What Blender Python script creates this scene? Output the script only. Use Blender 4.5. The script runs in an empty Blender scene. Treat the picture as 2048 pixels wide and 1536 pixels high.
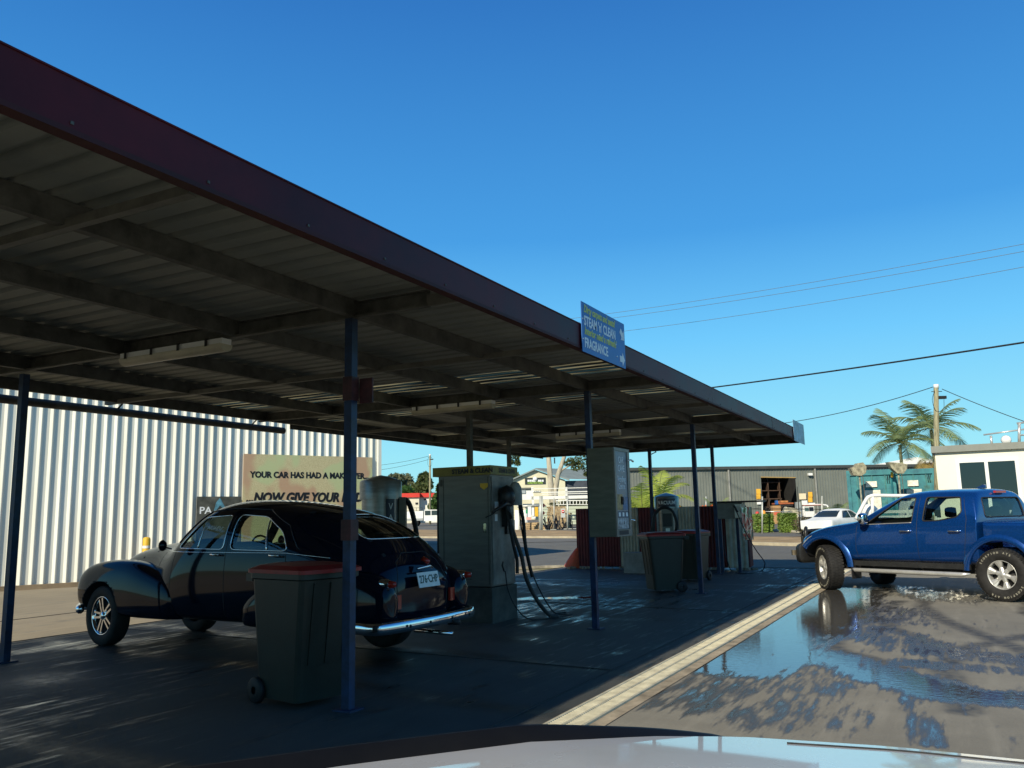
import bpy, bmesh, math, random
import numpy as np
from mathutils import Vector, Matrix
from mathutils.bvhtree import BVHTree
random.seed(7)
sc = bpy.context.scene
C = sc.collection
rad = math.radians
# ------------------------------------------------------------------ camera
RM = np.array([[0.466,-0.129,-0.875],[-0.885,-0.092,-0.457],[-0.021,0.987,-0.157]])
def _ray(u,v): return np.array([u-1024.0,-(v-768.0),-1677.39])
_X=_ray(1917,1015);_X/=np.linalg.norm(_X);_Y=_ray(-2220,1105);_Y/=np.linalg.norm(_Y)
_Z=np.cross(_X,_Y);_Z/=np.linalg.norm(_Z);_Y=np.cross(_Z,_X)
RM=np.array([_X,_Y,_Z]); H=1.43; CP=np.array([0,0,H])
cam = bpy.data.objects.new('camera', bpy.data.cameras.new('camera')); C.objects.link(cam)
M=Matrix([list(r) for r in RM]).to_4x4(); M.translation=Vector((0,0,H)); cam.matrix_world=M
cam.data.sensor_width=36; cam.data.lens=36*1677.39/2048; cam.data.clip_start=0.05; cam.data.clip_end=4000
sc.camera=cam
# ------------------------------------------------------------------ sky and sun
SUN=Vector((-5.2,0.24,3.1)).normalized(); EL=math.asin(SUN.z)
SKY_GAIN=8.6
w=bpy.data.worlds.new('World'); sc.world=w; w.use_nodes=True
nt=w.node_tree; bgn=nt.nodes['Background']; sky=nt.nodes.new('ShaderNodeTexSky'); sky.sky_type='NISHITA'
sky.sun_disc=False; sky.sun_elevation=EL; sky.sun_rotation=math.atan2(SUN.x,SUN.y); sky.altitude=300; sky.air_density=1.0; sky.dust_density=0.6; sky.ozone_density=3.0
bgn.inputs[1].default_value=0.10
tcw=nt.nodes.new('ShaderNodeTexCoord'); sx=nt.nodes.new('ShaderNodeSeparateXYZ'); nt.links.new(tcw.outputs['Generated'],sx.inputs[0])
wr=nt.nodes.new('ShaderNodeValToRGB'); nt.links.new(sx.outputs['Z'],wr.inputs[0]); we=wr.color_ramp.elements
SK=[(0,(.40,.82,.84)),(.07,(.30,.76,.90)),(.20,(.145,.56,.94)),(.32,(.055,.33,.76)),(.55,(.026,.18,.54)),(.8,(.014,.07,.24)),(1,(.01,.05,.18))]
we[0].position=SK[0][0]; we[1].position=1
for p_,c_ in SK[1:-1]: we.new(p_)
for e_k,(p_,c_) in zip(we,SK): e_k.position=p_; e_k.color=tuple(c_)+(1,)
sm_w=nt.nodes.new('ShaderNodeVectorMath'); sm_w.operation='SCALE'; sm_w.inputs['Scale'].default_value=SKY_GAIN; nt.links.new(wr.outputs[0],sm_w.inputs[0])
mxw=nt.nodes.new('ShaderNodeMix'); mxw.data_type='RGBA'; mxw.inputs[0].default_value=.93; nt.links.new(sky.outputs[0],mxw.inputs[6]); nt.links.new(sm_w.outputs[0],mxw.inputs[7]); nt.links.new(mxw.outputs[2],bgn.inputs[0])
sl=bpy.data.lights.new('sun','SUN'); sl.energy=4.6; sl.angle=rad(0.53); sl.color=(1.0,0.91,0.72)
so=bpy.data.objects.new('sun',sl); C.objects.link(so); so.rotation_euler=SUN.to_track_quat('Z','Y').to_euler(); so.location=(-20,0,20)
sc.view_settings.view_transform='Standard'; sc.view_settings.look='None'; sc.view_settings.gamma=1; sc.view_settings.exposure=0.3
sc.cycles.max_bounces=8; sc.cycles.transparent_max_bounces=16
try: sc.cycles.use_denoising=True
except Exception: pass
# ------------------------------------------------------------------ geometry helpers
FW=np.array([0.886,0.463,0.0]); RT=np.array([0.463,-0.886,0.0])
def wray(u,v):
    d=RM@_ray(u,v); return d/np.linalg.norm(d)
def pt(u,v,D):
    d=wray(u,v); return CP+d*(D/np.dot(d,FW))
def onx(u,v,x): d=wray(u,v); return CP+d*(x/d[0])
def ony(u,v,y): d=wray(u,v); return CP+d*(y/d[1])
def onz(u,v,z=0): d=wray(u,v); return CP+d*((z-H)/d[2])
def sm(t): t=min(1,max(0,t)); return t*t*(3-2*t)
def gz(x,y):
    D=.886*x+.463*y; k=4.0
    r=0.012*k*math.log1p(math.exp(min(40,(D-35)/k))) if D<190 else 0.012*(155)
    return r+0.1*min(1,max(0,(y-2.75)/6.0))*(1-sm((x-14)/5.0))
def gpt(u,v):
    "ground point seen at a pixel"
    z=0
    for _ in range(25): p=onz(u,v,z); z=0.5*z+0.5*gz(p[0],p[1])
    return p
def tag(o,label=None,cat=None,group=None,kind=None):
    if label: o['label']=label
    if cat: o['category']=cat
    if group: o['group']=group
    if kind: o['kind']=kind
    return o
def empty(name,loc,rz=0,label=None,cat=None,group=None):
    o=bpy.data.objects.new(name,None); C.objects.link(o); o.location=Vector(loc); o.rotation_euler=(0,0,rz); o.empty_display_size=.3
    return tag(o,label,cat,group)
def copy_tree(o,parent=None):
    c=o.copy(); C.objects.link(c); c.parent=parent
    for ch in [q for q in bpy.data.objects if q.parent==o]: copy_tree(ch,c)
    return c
class MB:
    def __init__(s): s.v=[];s.f=[];s.mi=[];s.sm=[];s.m=0;s.T=Matrix.Identity(4);s.smooth=False
    def add(s,vs,fs,smooth=None):
        b=len(s.v); T=s.T
        s.v+= [T@Vector(p) for p in vs]; s.f+=[tuple(b+i for i in f) for f in fs]
        s.mi+=[s.m]*len(fs); s.sm+=[s.smooth if smooth is None else smooth]*len(fs); return s
    def box(s,x0,x1,y0,y1,z0,z1):
        vs=[(x,y,z) for z in (z0,z1) for y in (y0,y1) for x in (x0,x1)]
        return s.add(vs,[(0,2,3,1),(4,5,7,6),(0,1,5,4),(2,6,7,3),(0,4,6,2),(1,3,7,5)],False)
    def bar(s,a,b,w,h=None,up=(0,0,1)):
        a=Vector(a);b=Vector(b);h=h or w;d=(b-a).normalized();u=Vector(up)
        if abs(d.dot(u))>.95:u=Vector((1,0,0))
        r=d.cross(u).normalized()*w/2;t=r.cross(d).normalized()*h/2
        vs=[p+i*r+j*t for p in(a,b) for i,j in((-1,-1),(1,-1),(1,1),(-1,1))]
        return s.add(vs,[(3,2,1,0),(4,5,6,7),(0,1,5,4),(1,2,6,5),(2,3,7,6),(3,0,4,7)],False)
    def tube(s,pts,r,n=10,closed=False,caps=True):
        pts=[Vector(p) for p in pts];N=len(pts);rr=r if hasattr(r,'__len__') else [r]*N
        vs=[];fs=[];prev=None
        for i,p in enumerate(pts):
            if closed: d=pts[(i+1)%N]-pts[i-1]
            else: d=pts[min(i+1,N-1)]-pts[max(i-1,0)]
            d=d.normalized() if d.length>1e-9 else Vector((0,0,1))
            if prev is None:
                a=Vector((0,0,1)) if abs(d.z)<.9 else Vector((1,0,0)); u=d.cross(a).normalized()
            else:
                u=(prev-d*prev.dot(d)); u=u.normalized() if u.length>1e-6 else prev
            prev=u;w_=d.cross(u)
            for k in range(n):
                t=2*math.pi*k/n; vs.append(p+(u*math.cos(t)+w_*math.sin(t))*rr[i])
        M_=N if closed else N-1
        for i in range(M_):
            for k in range(n):
                a=i*n+k;b=i*n+(k+1)%n;c=((i+1)%N)*n+(k+1)%n;d=((i+1)%N)*n+k; fs.append((a,b,c,d))
        if caps and not closed: fs+= [tuple(range(n-1,-1,-1)),tuple((N-1)*n+k for k in range(n))]
        return s.add(vs,fs,True)
    def lathe(s,prof,n=32,axis='z',smooth=True,cap=False):
        vs=[];N=len(prof)
        for r,z in prof:
            for k in range(n):
                t=2*math.pi*k/n;x,y=r*math.cos(t),r*math.sin(t)
                vs.append((x,y,z) if axis=='z' else ((x,z,y) if axis=='y' else (z,x,y)))
        fs=[(i*n+k,i*n+(k+1)%n,(i+1)*n+(k+1)%n,(i+1)*n+k) for i in range(N-1) for k in range(n)]
        if cap: fs+=[tuple(range(n)),tuple((N-1)*n+k for k in range(n))]
        return s.add(vs,fs,smooth)
    def prism(s,poly,z0,z1,plane='xy'):
        n=len(poly)
        f={'xy':lambda a,b,c:(a,b,c),'xz':lambda a,b,c:(a,c,b),'yz':lambda a,b,c:(c,a,b)}[plane]
        vs=[f(a,b,z0) for a,b in poly]+[f(a,b,z1) for a,b in poly]
        return s.add(vs,[tuple(range(n-1,-1,-1)),tuple(range(n,2*n))]+[(i,(i+1)%n,n+(i+1)%n,n+i) for i in range(n)],False)
    def mesh(s,name='m'):
        me=bpy.data.meshes.new(name); me.from_pydata([tuple(v) for v in s.v],[],s.f)
        me.polygons.foreach_set('use_smooth',s.sm); me.polygons.foreach_set('material_index',s.mi); me.update(); return me
    def build(s,name,mat,parent=None,fix=True,auto=None):
        me=s.mesh(name)
        for m in (mat if isinstance(mat,(list,tuple)) else [mat]): me.materials.append(m)
        if fix:
            bm=bmesh.new(); bm.from_mesh(me); bmesh.ops.recalc_face_normals(bm,faces=bm.faces); bm.to_mesh(me); bm.free()
        o=bpy.data.objects.new(name,me); C.objects.link(o)
        if parent: o.parent=parent
        return o
def box(name,mat,parent,*a): return MB().box(*a).build(name,mat,parent)
def evald(me,mods):
    "mesh after modifiers"
    o=bpy.data.objects.new('tmp',me); C.objects.link(o); tmp=[]
    for kind,kw in mods:
        m=o.modifiers.new('m',kind)
        for k,v in kw.items():
            if k=='object': v2=bpy.data.objects.new('tmpc',v); C.objects.link(v2); tmp.append(v2); v=v2
            setattr(m,k,v)
    dg=bpy.context.evaluated_depsgraph_get(); dg.update()
    r=bpy.data.meshes.new_from_object(o.evaluated_get(dg))
    for t in tmp+[o]: bpy.data.objects.remove(t)
    return r
def text(name,s,mat,parent,size,loc=(0,0,0),rot=(0,0,0),ext=.002,off=0,shear=0,sx=1.0,align='LEFT',space=1.0,fit=0):
    cu=bpy.data.curves.new(name,'FONT'); cu.body=s; cu.size=size; cu.extrude=ext; cu.offset=off; cu.shear=shear; cu.align_x=align; cu.space_character=space
    cu.resolution_u=3
    o=bpy.data.objects.new(name,cu); C.objects.link(o)
    dg=bpy.context.evaluated_depsgraph_get(); me=bpy.data.meshes.new_from_object(o.evaluated_get(dg)); bpy.data.objects.remove(o)
    me.materials.clear(); me.materials.append(mat)
    t=bpy.data.objects.new(name,me); C.objects.link(t); t.parent=parent; t.location=loc; t.rotation_euler=rot; t.scale=(sx,1,1)
    if fit: t.scale=(fit/(max(v.co.x for v in me.vertices)-min(v.co.x for v in me.vertices)),1,1)
    return t
# ------------------------------------------------------------------ materials
def mat(name,col,rough=.6,metal=0,var=.15,scale=6,bump=0,bscale=60,col2=None,coat=0,spec=.5,stretch=None,trans=0,alpha=1,ior=1.45,emit=None):
    m=bpy.data.materials.new(name); m.use_nodes=True; t=m.node_tree; b=t.nodes['Principled BSDF']; L=t.links.new
    col=tuple(col)+(1,) if len(col)==3 else col
    b.inputs['Base Color'].default_value=col; b.inputs['Roughness'].default_value=rough; b.inputs['Metallic'].default_value=metal
    b.inputs['Coat Weight'].default_value=coat; b.inputs['Coat Roughness'].default_value=.03; b.inputs['Specular IOR Level'].default_value=spec
    b.inputs['Transmission Weight'].default_value=trans; b.inputs['Alpha'].default_value=alpha; b.inputs['IOR'].default_value=ior
    if var or bump:
        tc=t.nodes.new('ShaderNodeTexCoord'); mp=t.nodes.new('ShaderNodeMapping'); L(tc.outputs['Object'],mp.inputs[0])
        if stretch: mp.inputs['Scale'].default_value=stretch
    if var:
        n=t.nodes.new('ShaderNodeTexNoise'); n.inputs['Scale'].default_value=scale; n.inputs['Detail'].default_value=6; n.inputs['Roughness'].default_value=.65; L(mp.outputs[0],n.inputs[0])
        r=t.nodes.new('ShaderNodeValToRGB'); c2=tuple(col2)+(1,) if col2 else tuple(c*(1-2.2*var) for c in col[:3])+(1,)
        r.color_ramp.elements[0].position=.32; r.color_ramp.elements[1].position=.68; r.color_ramp.elements[0].color=c2
        r.color_ramp.elements[1].color=tuple(min(1,c*(1+var*.5)) for c in col[:3])+(1,)
        L(n.outputs[0],r.inputs[0]); L(r.outputs[0],b.inputs['Base Color'])
        mr=t.nodes.new('ShaderNodeMapRange'); mr.inputs['To Min'].default_value=max(0,rough-.08); mr.inputs['To Max'].default_value=min(1,rough+.1); L(n.outputs[0],mr.inputs[0]); L(mr.outputs[0],b.inputs['Roughness'])
    if bump:
        n2=t.nodes.new('ShaderNodeTexNoise'); n2.inputs['Scale'].default_value=bscale; n2.inputs['Detail'].default_value=4; L(mp.outputs[0],n2.inputs[0])
        bp=t.nodes.new('ShaderNodeBump'); bp.inputs['Strength'].default_value=bump; bp.inputs['Distance'].default_value=.01; L(n2.outputs[0],bp.inputs['Height']); L(bp.outputs[0],b.inputs['Normal'])
    if emit: b.inputs['Emission Color'].default_value=tuple(emit[:3])+(1,); b.inputs['Emission Strength'].default_value=emit[3]
    return m
def glass(name,tint=(.55,.6,.58),refl=.5):
    "thin tinted pane: mix of see-through and mirror by fresnel"
    m=bpy.data.materials.new(name); m.use_nodes=True; t=m.node_tree; t.nodes.remove(t.nodes['Principled BSDF']); out=t.nodes['Material Output']
    tr=t.nodes.new('ShaderNodeBsdfTransparent'); tr.inputs[0].default_value=tuple(tint)+(1,)
    gl=t.nodes.new('ShaderNodeBsdfGlossy'); gl.inputs['Roughness'].default_value=.015; gl.inputs[0].default_value=(1,1,1,1)
    ge=t.nodes.new('ShaderNodeNewGeometry'); dt=t.nodes.new('ShaderNodeVectorMath'); dt.operation='DOT_PRODUCT'; t.links.new(ge.outputs['Normal'],dt.inputs[0]); t.links.new(ge.outputs['Incoming'],dt.inputs[1])
    def mt_(op,a,b_):
        n=t.nodes.new('ShaderNodeMath'); n.operation=op
        for i,x in enumerate((a,b_)):
            if x is None: continue
            if isinstance(x,(int,float)): n.inputs[i].default_value=x
            else: t.links.new(x,n.inputs[i])
        return n.outputs[0]
    fac=mt_('ADD',mt_('MULTIPLY',mt_('POWER',mt_('SUBTRACT',1,mt_('ABSOLUTE',dt.outputs['Value'],None)),5),.9),.06+refl*.1); mx=t.nodes.new('ShaderNodeMixShader')
    t.links.new(fac,mx.inputs[0]); t.links.new(tr.outputs[0],mx.inputs[1]); t.links.new(gl.outputs[0],mx.inputs[2]); t.links.new(mx.outputs[0],out.inputs[0]); return m
MT={}
MT['galv']=mat('galvanised steel underside',(.27,.285,.25),.6,.1,.13,1.2,.1,30,stretch=(1,.6,1))
MT['beam']=mat('rusty grey purlin steel',(.105,.105,.088),.65,.1,.3,5,.1,20)
MT['batten']=mat('pale batten steel',(.15,.145,.12),.6,.1,.2,5)
MT['maroon']=mat('maroon fascia paint',(.085,.008,.012),.50,0,.25,1.2,coat=.0,spec=.28)
MT['bluepaint']=mat('chipped blue post paint',(.007,.030,.085),.5,0,.3,9,.1,30)
MT['redpaint']=mat('dull red sleeve paint',(.075,.018,.018),.6,0,.3,12)
MT['white']=mat('white paint',(.78,.78,.74),.5,0,.06,2)
MT['whiteshed']=mat('white shed cladding',(.74,.74,.66),.5,0,.10,1.5,stretch=(1.2,1,.12),col2=(.60,.59,.51))
MT['concrete']=mat('concrete',(.36,.33,.27),.85,0,.25,4,.2,40)
MT['black']=mat('black rubber',(.015,.015,.016),.6,0,.2,15)
MT['blackplastic']=mat('black plastic',(.02,.02,.02),.42,0,.15,8)
MT['chrome']=mat('chrome',(.85,.85,.85),.06,1,0)
MT['alloy']=mat('silver alloy paint',(.62,.61,.57),.3,.6,.06,9)
MT['stainless']=mat('brushed stainless',(.165,.16,.135),.45,.3,.12,2,.05,50,stretch=(1,1,8))
MT['bingreen']=mat('dark green bin plastic',(.011,.018,.013),.45,0,.2,5,.1,60)
MT['binred']=mat('red bin lid plastic',(.30,.012,.010),.45,0,.2,6)
MT['signblue']=mat('blue sign paint',(.02,.13,.42),.4,0,.12,3)
MT['yellowtxt']=mat('faded yellow lettering',(.55,.56,.12),.5,0,0)
MT['whitetxt']=mat('white lettering',(.75,.78,.78),.5,0,0)
MT['blacktxt']=mat('black lettering',(.01,.01,.012),.5,0,0)
MT['darkpanel']=mat('dark blue-grey label',(.012,.018,.035),.4,0,.1,5)
MT['yellow']=mat('yellow paint',(.70,.42,.03),.5,0,.1,5)
MT['orange']=mat('orange plastic',(.75,.10,.03),.5,0,.15,5)
MT['glassdark']=glass('tinted pane',(.35,.40,.38),.15)
MT['glassclear']=glass('clear pane',(.62,.72,.66),.1)
MT['interior']=mat('dark cabin trim',(.012,.013,.015),.8,0,.1,8)
MT['tyre']=mat('tyre rubber',(.016,.015,.014),.75,0,.3,20,.2,40)
MT['red']=mat('red lens',(.35,.02,.01),.2,0,0,coat=.5)
MT['amber']=mat('amber lens',(.6,.18,.02),.2,0,0)
# ------------------------------------------------------------------ ground sheets
def attr_mat(name,base,base2,wetcol,rough=.9,scale=3,wetbase=0,drops=False,lines=0):
    m=bpy.data.materials.new(name); m.use_nodes=True; t=m.node_tree; b=t.nodes['Principled BSDF']; L=t.links.new; N=t.nodes.new
    tc=N('ShaderNodeTexCoord')
    def noise(sc_,det=6,rg=.6,st=None):
        n=N('ShaderNodeTexNoise'); n.inputs['Scale'].default_value=sc_; n.inputs['Detail'].default_value=det; n.inputs['Roughness'].default_value=rg
        if st:
            mp=N('ShaderNodeMapping'); mp.inputs['Scale'].default_value=st; L(tc.outputs['Object'],mp.inputs[0]); L(mp.outputs[0],n.inputs[0])
        else: L(tc.outputs['Object'],n.inputs[0])
        return n.outputs[0]
    def math_(op,a,b_,c=None):
        n=N('ShaderNodeMath'); n.operation=op
        for i,x in enumerate((a,b_,c)):
            if x is None: continue
            if isinstance(x,(int,float)): n.inputs[i].default_value=x
            else: L(x,n.inputs[i])
        return n.outputs[0]
    def ramp(x,lo,hi,smooth=True):
        n=N('ShaderNodeMapRange'); n.interpolation_type='SMOOTHSTEP'; n.inputs['From Min'].default_value=lo; n.inputs['From Max'].default_value=hi; L(x,n.inputs[0]); return n.outputs[0]
    def mix(f,a,c):
        n=N('ShaderNodeMix'); n.data_type='RGBA'; 
        if isinstance(f,(int,float)): n.inputs[0].default_value=f
        else: L(f,n.inputs[0])
        for i,x in ((6,a),(7,c)):
            if isinstance(x,tuple): n.inputs[i].default_value=tuple(x)+(1,)
            else: L(x,n.inputs[i])
        return n.outputs[2]
    big=noise(scale*.12,5); mid=noise(scale); fine=noise(55,3,.7); streak=noise(1.5,5,.6,(.35,3.5,1))
    c=mix(ramp(mid,.3,.7),base2,base); c=mix(math_('MULTIPLY',ramp(big,.35,.65),.45),c,tuple(x*.6 for x in base)); c=mix(math_('MULTIPLY',ramp(fine,.45,.75),.35),c,tuple(x*.55 for x in base2))
    c=mix(math_('MULTIPLY',ramp(streak,.5,.7),.3),c,tuple(min(1,x*1.35) for x in base))
    at=N('ShaderNodeAttribute'); at.attribute_name='wet'; am=N('ShaderNodeAttribute'); am.attribute_name='mark'
    wn=math_('ADD',at.outputs['Fac'],math_('MULTIPLY',math_('SUBTRACT',noise(1.8,9,.68,(.6,1.9,1)),.5),1.5))
    wn=math_('ADD',wn,math_('MULTIPLY',math_('SUBTRACT',noise(9,5,.6,(.20,1.7,1)),.5),1.5))
    damp=ramp(wn,.15,.5); pool=ramp(wn,.44,.80)
    if wetbase: damp=math_('MAXIMUM',damp,wetbase)
    mk=math_('MULTIPLY',am.outputs['Fac'],math_('ADD',.45,math_('MULTIPLY',ramp(noise(9,4,.6,(1,1,1)),.3,.6),.55)))
    c=mix(mk,c,tuple(x*.17 for x in base)); c=mix(damp,c,wetcol)
    L(c,b.inputs['Base Color'])
    r=math_('SUBTRACT',rough,math_('MULTIPLY',damp,rough-.38)); r=math_('SUBTRACT',r,math_('MULTIPLY',math_('MULTIPLY',mk,.35),1)) ; 
    r=math_('MULTIPLY',r,math_('SUBTRACT',1,pool)); r=math_('ADD',r,.018); r=math_('MAXIMUM',r,.018); L(r,b.inputs['Roughness'])
    bn=N('ShaderNodeBump'); bn.inputs['Distance'].default_value=.006
    L(math_('MULTIPLY',math_('SUBTRACT',1,pool),.35),bn.inputs['Strength']); L(noise(120,3),bn.inputs['Height'])
    b2=N('ShaderNodeBump'); b2.inputs['Distance'].default_value=.004; L(math_('MULTIPLY',pool,.30),b2.inputs['Strength']); L(noise(11,3,.5,(2.2,1,1)),b2.inputs['Height']); L(bn.outputs[0],b2.inputs['Normal']); L(b2.outputs[0],b.inputs['Normal'])
    b.inputs['IOR'].default_value=1.55
    return m
def sheet(name,xs,ys,mt,dz=0,wet=None,mark=None,keep=None,label=None,drop=None):
    xs=list(xs);ys=list(ys);vs=[(x,y,gz(x,y)+dz) for y in ys for x in xs];n=len(xs)
    fs=[]
    for j in range(len(ys)-1):
        for i in range(n-1):
            cx,cy=(xs[i]+xs[i+1])/2,(ys[j]+ys[j+1])/2
            if keep is None or keep(cx,cy): fs.append((j*n+i,j*n+i+1,(j+1)*n+i+1,(j+1)*n+i))
    me=bpy.data.meshes.new(name); me.from_pydata(vs,[],fs); me.materials.append(mt); me.polygons.foreach_set('use_smooth',[True]*len(fs))
    for nm,fn in (('wet',wet),('mark',mark)):
        if fn:
            a=me.attributes.new(nm,'FLOAT','POINT'); a.data.foreach_set('value',[fn(v[0],v[1]) for v in vs])
    o=bpy.data.objects.new(name,me); C.objects.link(o); o['kind']='structure'
    if label:o['label']=label
    return o
def seg(x,y,a,b):
    ax,ay=a;bx,by=b;dx,dy=bx-ax,by-ay;t=max(0,min(1,((x-ax)*dx+(y-ay)*dy)/(dx*dx+dy*dy)));return math.hypot(x-ax-t*dx,y-ay-t*dy)
WETS=[((8.2,1.95),(11.8,1.95),.62,1.0),((11.0,1.9),(16.3,2.05),.78,1.05),((9.4,1.6),(7.6,.2),.36,.85),((7.6,.2),(7.2,-3.0),.32,.9),((9.0,.7),(8.3,-3.0),.25,.5),((11.5,1.4),(9.9,.4),.5,.50),((9.6,.0),(8.9,-2.5),.4,.45),
      ((7.3,.45),(6.0,.3),.12,.5),((6.6,1.95),(8.4,1.9),.5,.42),((13.5,1.0),(12.2,.9),.5,.42),((6.3,1.3),(7.4,1.2),.5,.38),((17,1.2),(15.5,.2),.8,.5)]
def wetf(x,y):
    m=0
    for a,b,r,s in WETS:
        d=seg(x,y,a,b); m=max(m,s*math.exp(-(d/r)**4*.9))
    if y>2.3: m*=.3
    return m
TRK=[[(13.0,-3),(12.4,-1.6),(11.2,-.5),(10.0,.1),(8.8,.25),(7.0,.1)],[(11.6,-3),(10.9,-1.8),(9.8,-1.0),(8.5,-.7),(6.6,-.8)],[(16.4,.55),(14.2,.62),(12.4,.3),(11.0,-.15),(9.6,-.6),(8.2,-1.3)],[(14.8,.95),(12.9,1.15),(11.4,.85),(10.2,.3),(9.2,-.4),(8.2,-1.3)],[(15.9,-.9),(13.5,-.7),(11.8,-1.2)],[(12.6,1.1),(11.0,1.5),(9.6,1.3),(8.7,.6)]]
def markf(x,y):
    m=0
    for tr in TRK:
        for a,b in zip(tr,tr[1:]):
            d=seg(x,y,a,b); m=max(m,math.exp(-(d/.13)**4)*(0.8+.2*math.sin(d*130)))
    return m
def axis(*segs):
    out=[]
    for a,b,n in segs: out+= [a+(b-a)*i/n for i in range(n)]
    out.append(segs[-1][1]); return out
asph=attr_mat('worn sunlit asphalt',(.245,.224,.175),(.20,.182,.142),(.080,.076,.068),scale=2.5)
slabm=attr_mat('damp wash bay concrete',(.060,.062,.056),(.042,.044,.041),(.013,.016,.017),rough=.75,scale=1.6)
backm=attr_mat('dusty concrete apron',(.30,.25,.17),(.26,.215,.15),(.05,.05,.05),scale=1.2)
roadm=attr_mat('grey road asphalt',(.15,.14,.115),(.12,.112,.095),(.05,.05,.05),scale=.5)
soilm=mat('dry soil and grass verge',(.40,.27,.13),.95,0,.3,.8,.4,12,col2=(.25,.17,.08))
grassm=mat('dry paddock ground',(.24,.21,.11),.95,0,.3,.05,col2=(.15,.16,.07))
def far_axis(): return axis((-900,-200,7),(-200,-40,10),(-40,140,60),(140,300,12),(300,1500,10))
sheet('ground',far_axis(),far_axis(),grassm,-.03)
# forecourt: fine near the puddles, coarse elsewhere
FX=axis((-16,4,10),(4,18,300),(18,22.6,12)); FY=axis((-30,-3.5,12),(-3.5,2.4,118))
sheet('forecourt',FX,FY,asph,0,wetf,markf)
sheet('drain_surround',axis((-16,22.6,60)),axis((2.28,2.70,3)),mat('drain edge concrete',(.40,.33,.23),.85,0,.25,5,.2,40),.006)
def slabmark(x,y):
    m=0
    for x0,k in ((6.2,.1),(7.75,.05),(11.0,-.1),(12.7,.0),(15.8,.08),(17.4,.05),(2.2,.0),(3.8,.1)):
        d=abs(x-x0-k*(y-6)-.12*math.sin(y*1.3+x0)); m=max(m,.8*math.exp(-(d/.16)**2))
    for (a,b_,r) in ((7,5.2,.5),(11.8,6.0,.6),(9.0,4.6,.35),(16.6,6.5,.7),(5.0,7.4,.4)):
        m=max(m,1.0*math.exp(-((x-a)**2+(y-b_)**2)/r**2))
    return m
def slabwet(x,y):
    m=(.30+.22*math.sin(x*.7+y*.4)*math.sin(y*.9))*(.45+.55*sm((x-4)/5))
    for (a,b,r,s) in [((13.0,6.6),(13.6,5.7),.2,1.1),((6.0,9.2),(6.9,8.6),.5,.55),((10.2,5.0),(11.2,4.6),.5,.45),((11.5,7.5),(16,7.9),.5,.3),((3,6),(6,6.5),.6,.4)]:
        m=max(m,s*math.exp(-(seg(x,y,a,b)/r)**4))
    return m*.9-.12
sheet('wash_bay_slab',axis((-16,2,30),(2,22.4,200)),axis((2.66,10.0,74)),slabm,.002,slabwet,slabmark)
sheet('apron',axis((-16,20.8,60)),axis((10.0,24,36)),backm,0,lambda x,y:0)
jm=mat('joint filler',(.05,.045,.04),.9,0,0)
def strip(name,pts,wd,mt,dz,kerb=0,kindv='structure'):
    b=MB()
    P=[]
    for a,c in zip(pts,pts[1:]):
        n=max(1,int(math.hypot(c[0]-a[0],c[1]-a[1])/1.5)); P+=[(a[0]+(c[0]-a[0])*i/n,a[1]+(c[1]-a[1])*i/n) for i in range(n)]
    P.append(pts[-1]); vs=[]
    for i,p in enumerate(P):
        q=P[min(i+1,len(P)-1)];o=P[max(i-1,0)];dx,dy=q[0]-o[0],q[1]-o[1];l=math.hypot(dx,dy);nx,ny=-dy/l*wd/2,dx/l*wd/2
        z=gz(*p)+dz; vs+=[(p[0]+nx,p[1]+ny,z-kerb-.02),(p[0]+nx,p[1]+ny,z),(p[0]-nx,p[1]-ny,z),(p[0]-nx,p[1]-ny,z-kerb-.02)]
    fs=[]
    for i in range(len(P)-1):
        for k in range(3): fs.append((4*i+k,4*i+k+1,4*i+5+k,4*i+4+k))
    b.add(vs,fs,False); o=b.build(name,mt); 
    if kindv:o['kind']=kindv
    return o
for y0 in (10.02,): strip('slab_joint',[(-16,y0),(22,y0)],.03,jm,.008)
for x0 in (7.6,12.6,): strip('slab_joint',[(x0,3.0),(x0,10)],.015,jm,.008)
strip('apron_joint',[(2,12.4),(14,12.4)],.03,jm,.006)
strip('slab_joint',[(-16,2.99),(22,2.99)],.015,jm,.008)
# road: strip between the kerb lines
near=[(22.7,-60),(22.7,-3),(22.6,2),(22.6,9.4),(22.0,10.6),(20.8,11.5),(20.8,24),(30,70)]
farp=[(33.0,-60),(34.2,-3)]+[tuple(gpt(u,v)[:2]) for u,v in ((1580,1092),(1510,1090),(1400,1085),(1150,1077),(1020,1076.5),(870,1077))]+[(50,45),(54,85)]
def lerp_line(pts,t):
    x=t*(len(pts)-1);i=min(int(x),len(pts)-2);f=x-i;return (pts[i][0]*(1-f)+pts[i+1][0]*f,pts[i][1]*(1-f)+pts[i+1][1]*f)
b=MB();NT,MM=70,12
for i in range(NT+1):
    a=lerp_line(near,i/NT);c=lerp_line(farp,i/NT)
    for k in range(MM+1):
        x=a[0]+(c[0]-a[0])*k/MM;y=a[1]+(c[1]-a[1])*k/MM;b.v.append(Vector((x,y,gz(x,y)+.004)))
for i in range(NT):
    for k in range(MM): b.f.append((i*(MM+1)+k,i*(MM+1)+k+1,(i+1)*(MM+1)+k+1,(i+1)*(MM+1)+k));b.mi.append(0);b.sm.append(True)
o=b.build('road',roadm);o['kind']='structure'
b=MB()
vs=[];vf=[(p[0]*1.0+(8+.25*max(0,p[1]))*(.886),p[1]+(8+.25*max(0,p[1]))*(.463)) for p in farp]
for i in range(NT+1):
    a=lerp_line(farp,i/NT);c=lerp_line(vf,i/NT)
    for k in range(7):
        x=a[0]+(c[0]-a[0])*k/6;y=a[1]+(c[1]-a[1])*k/6;b.v.append(Vector((x,y,gz(x,y)+.05+.05*(k>0))))
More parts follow.
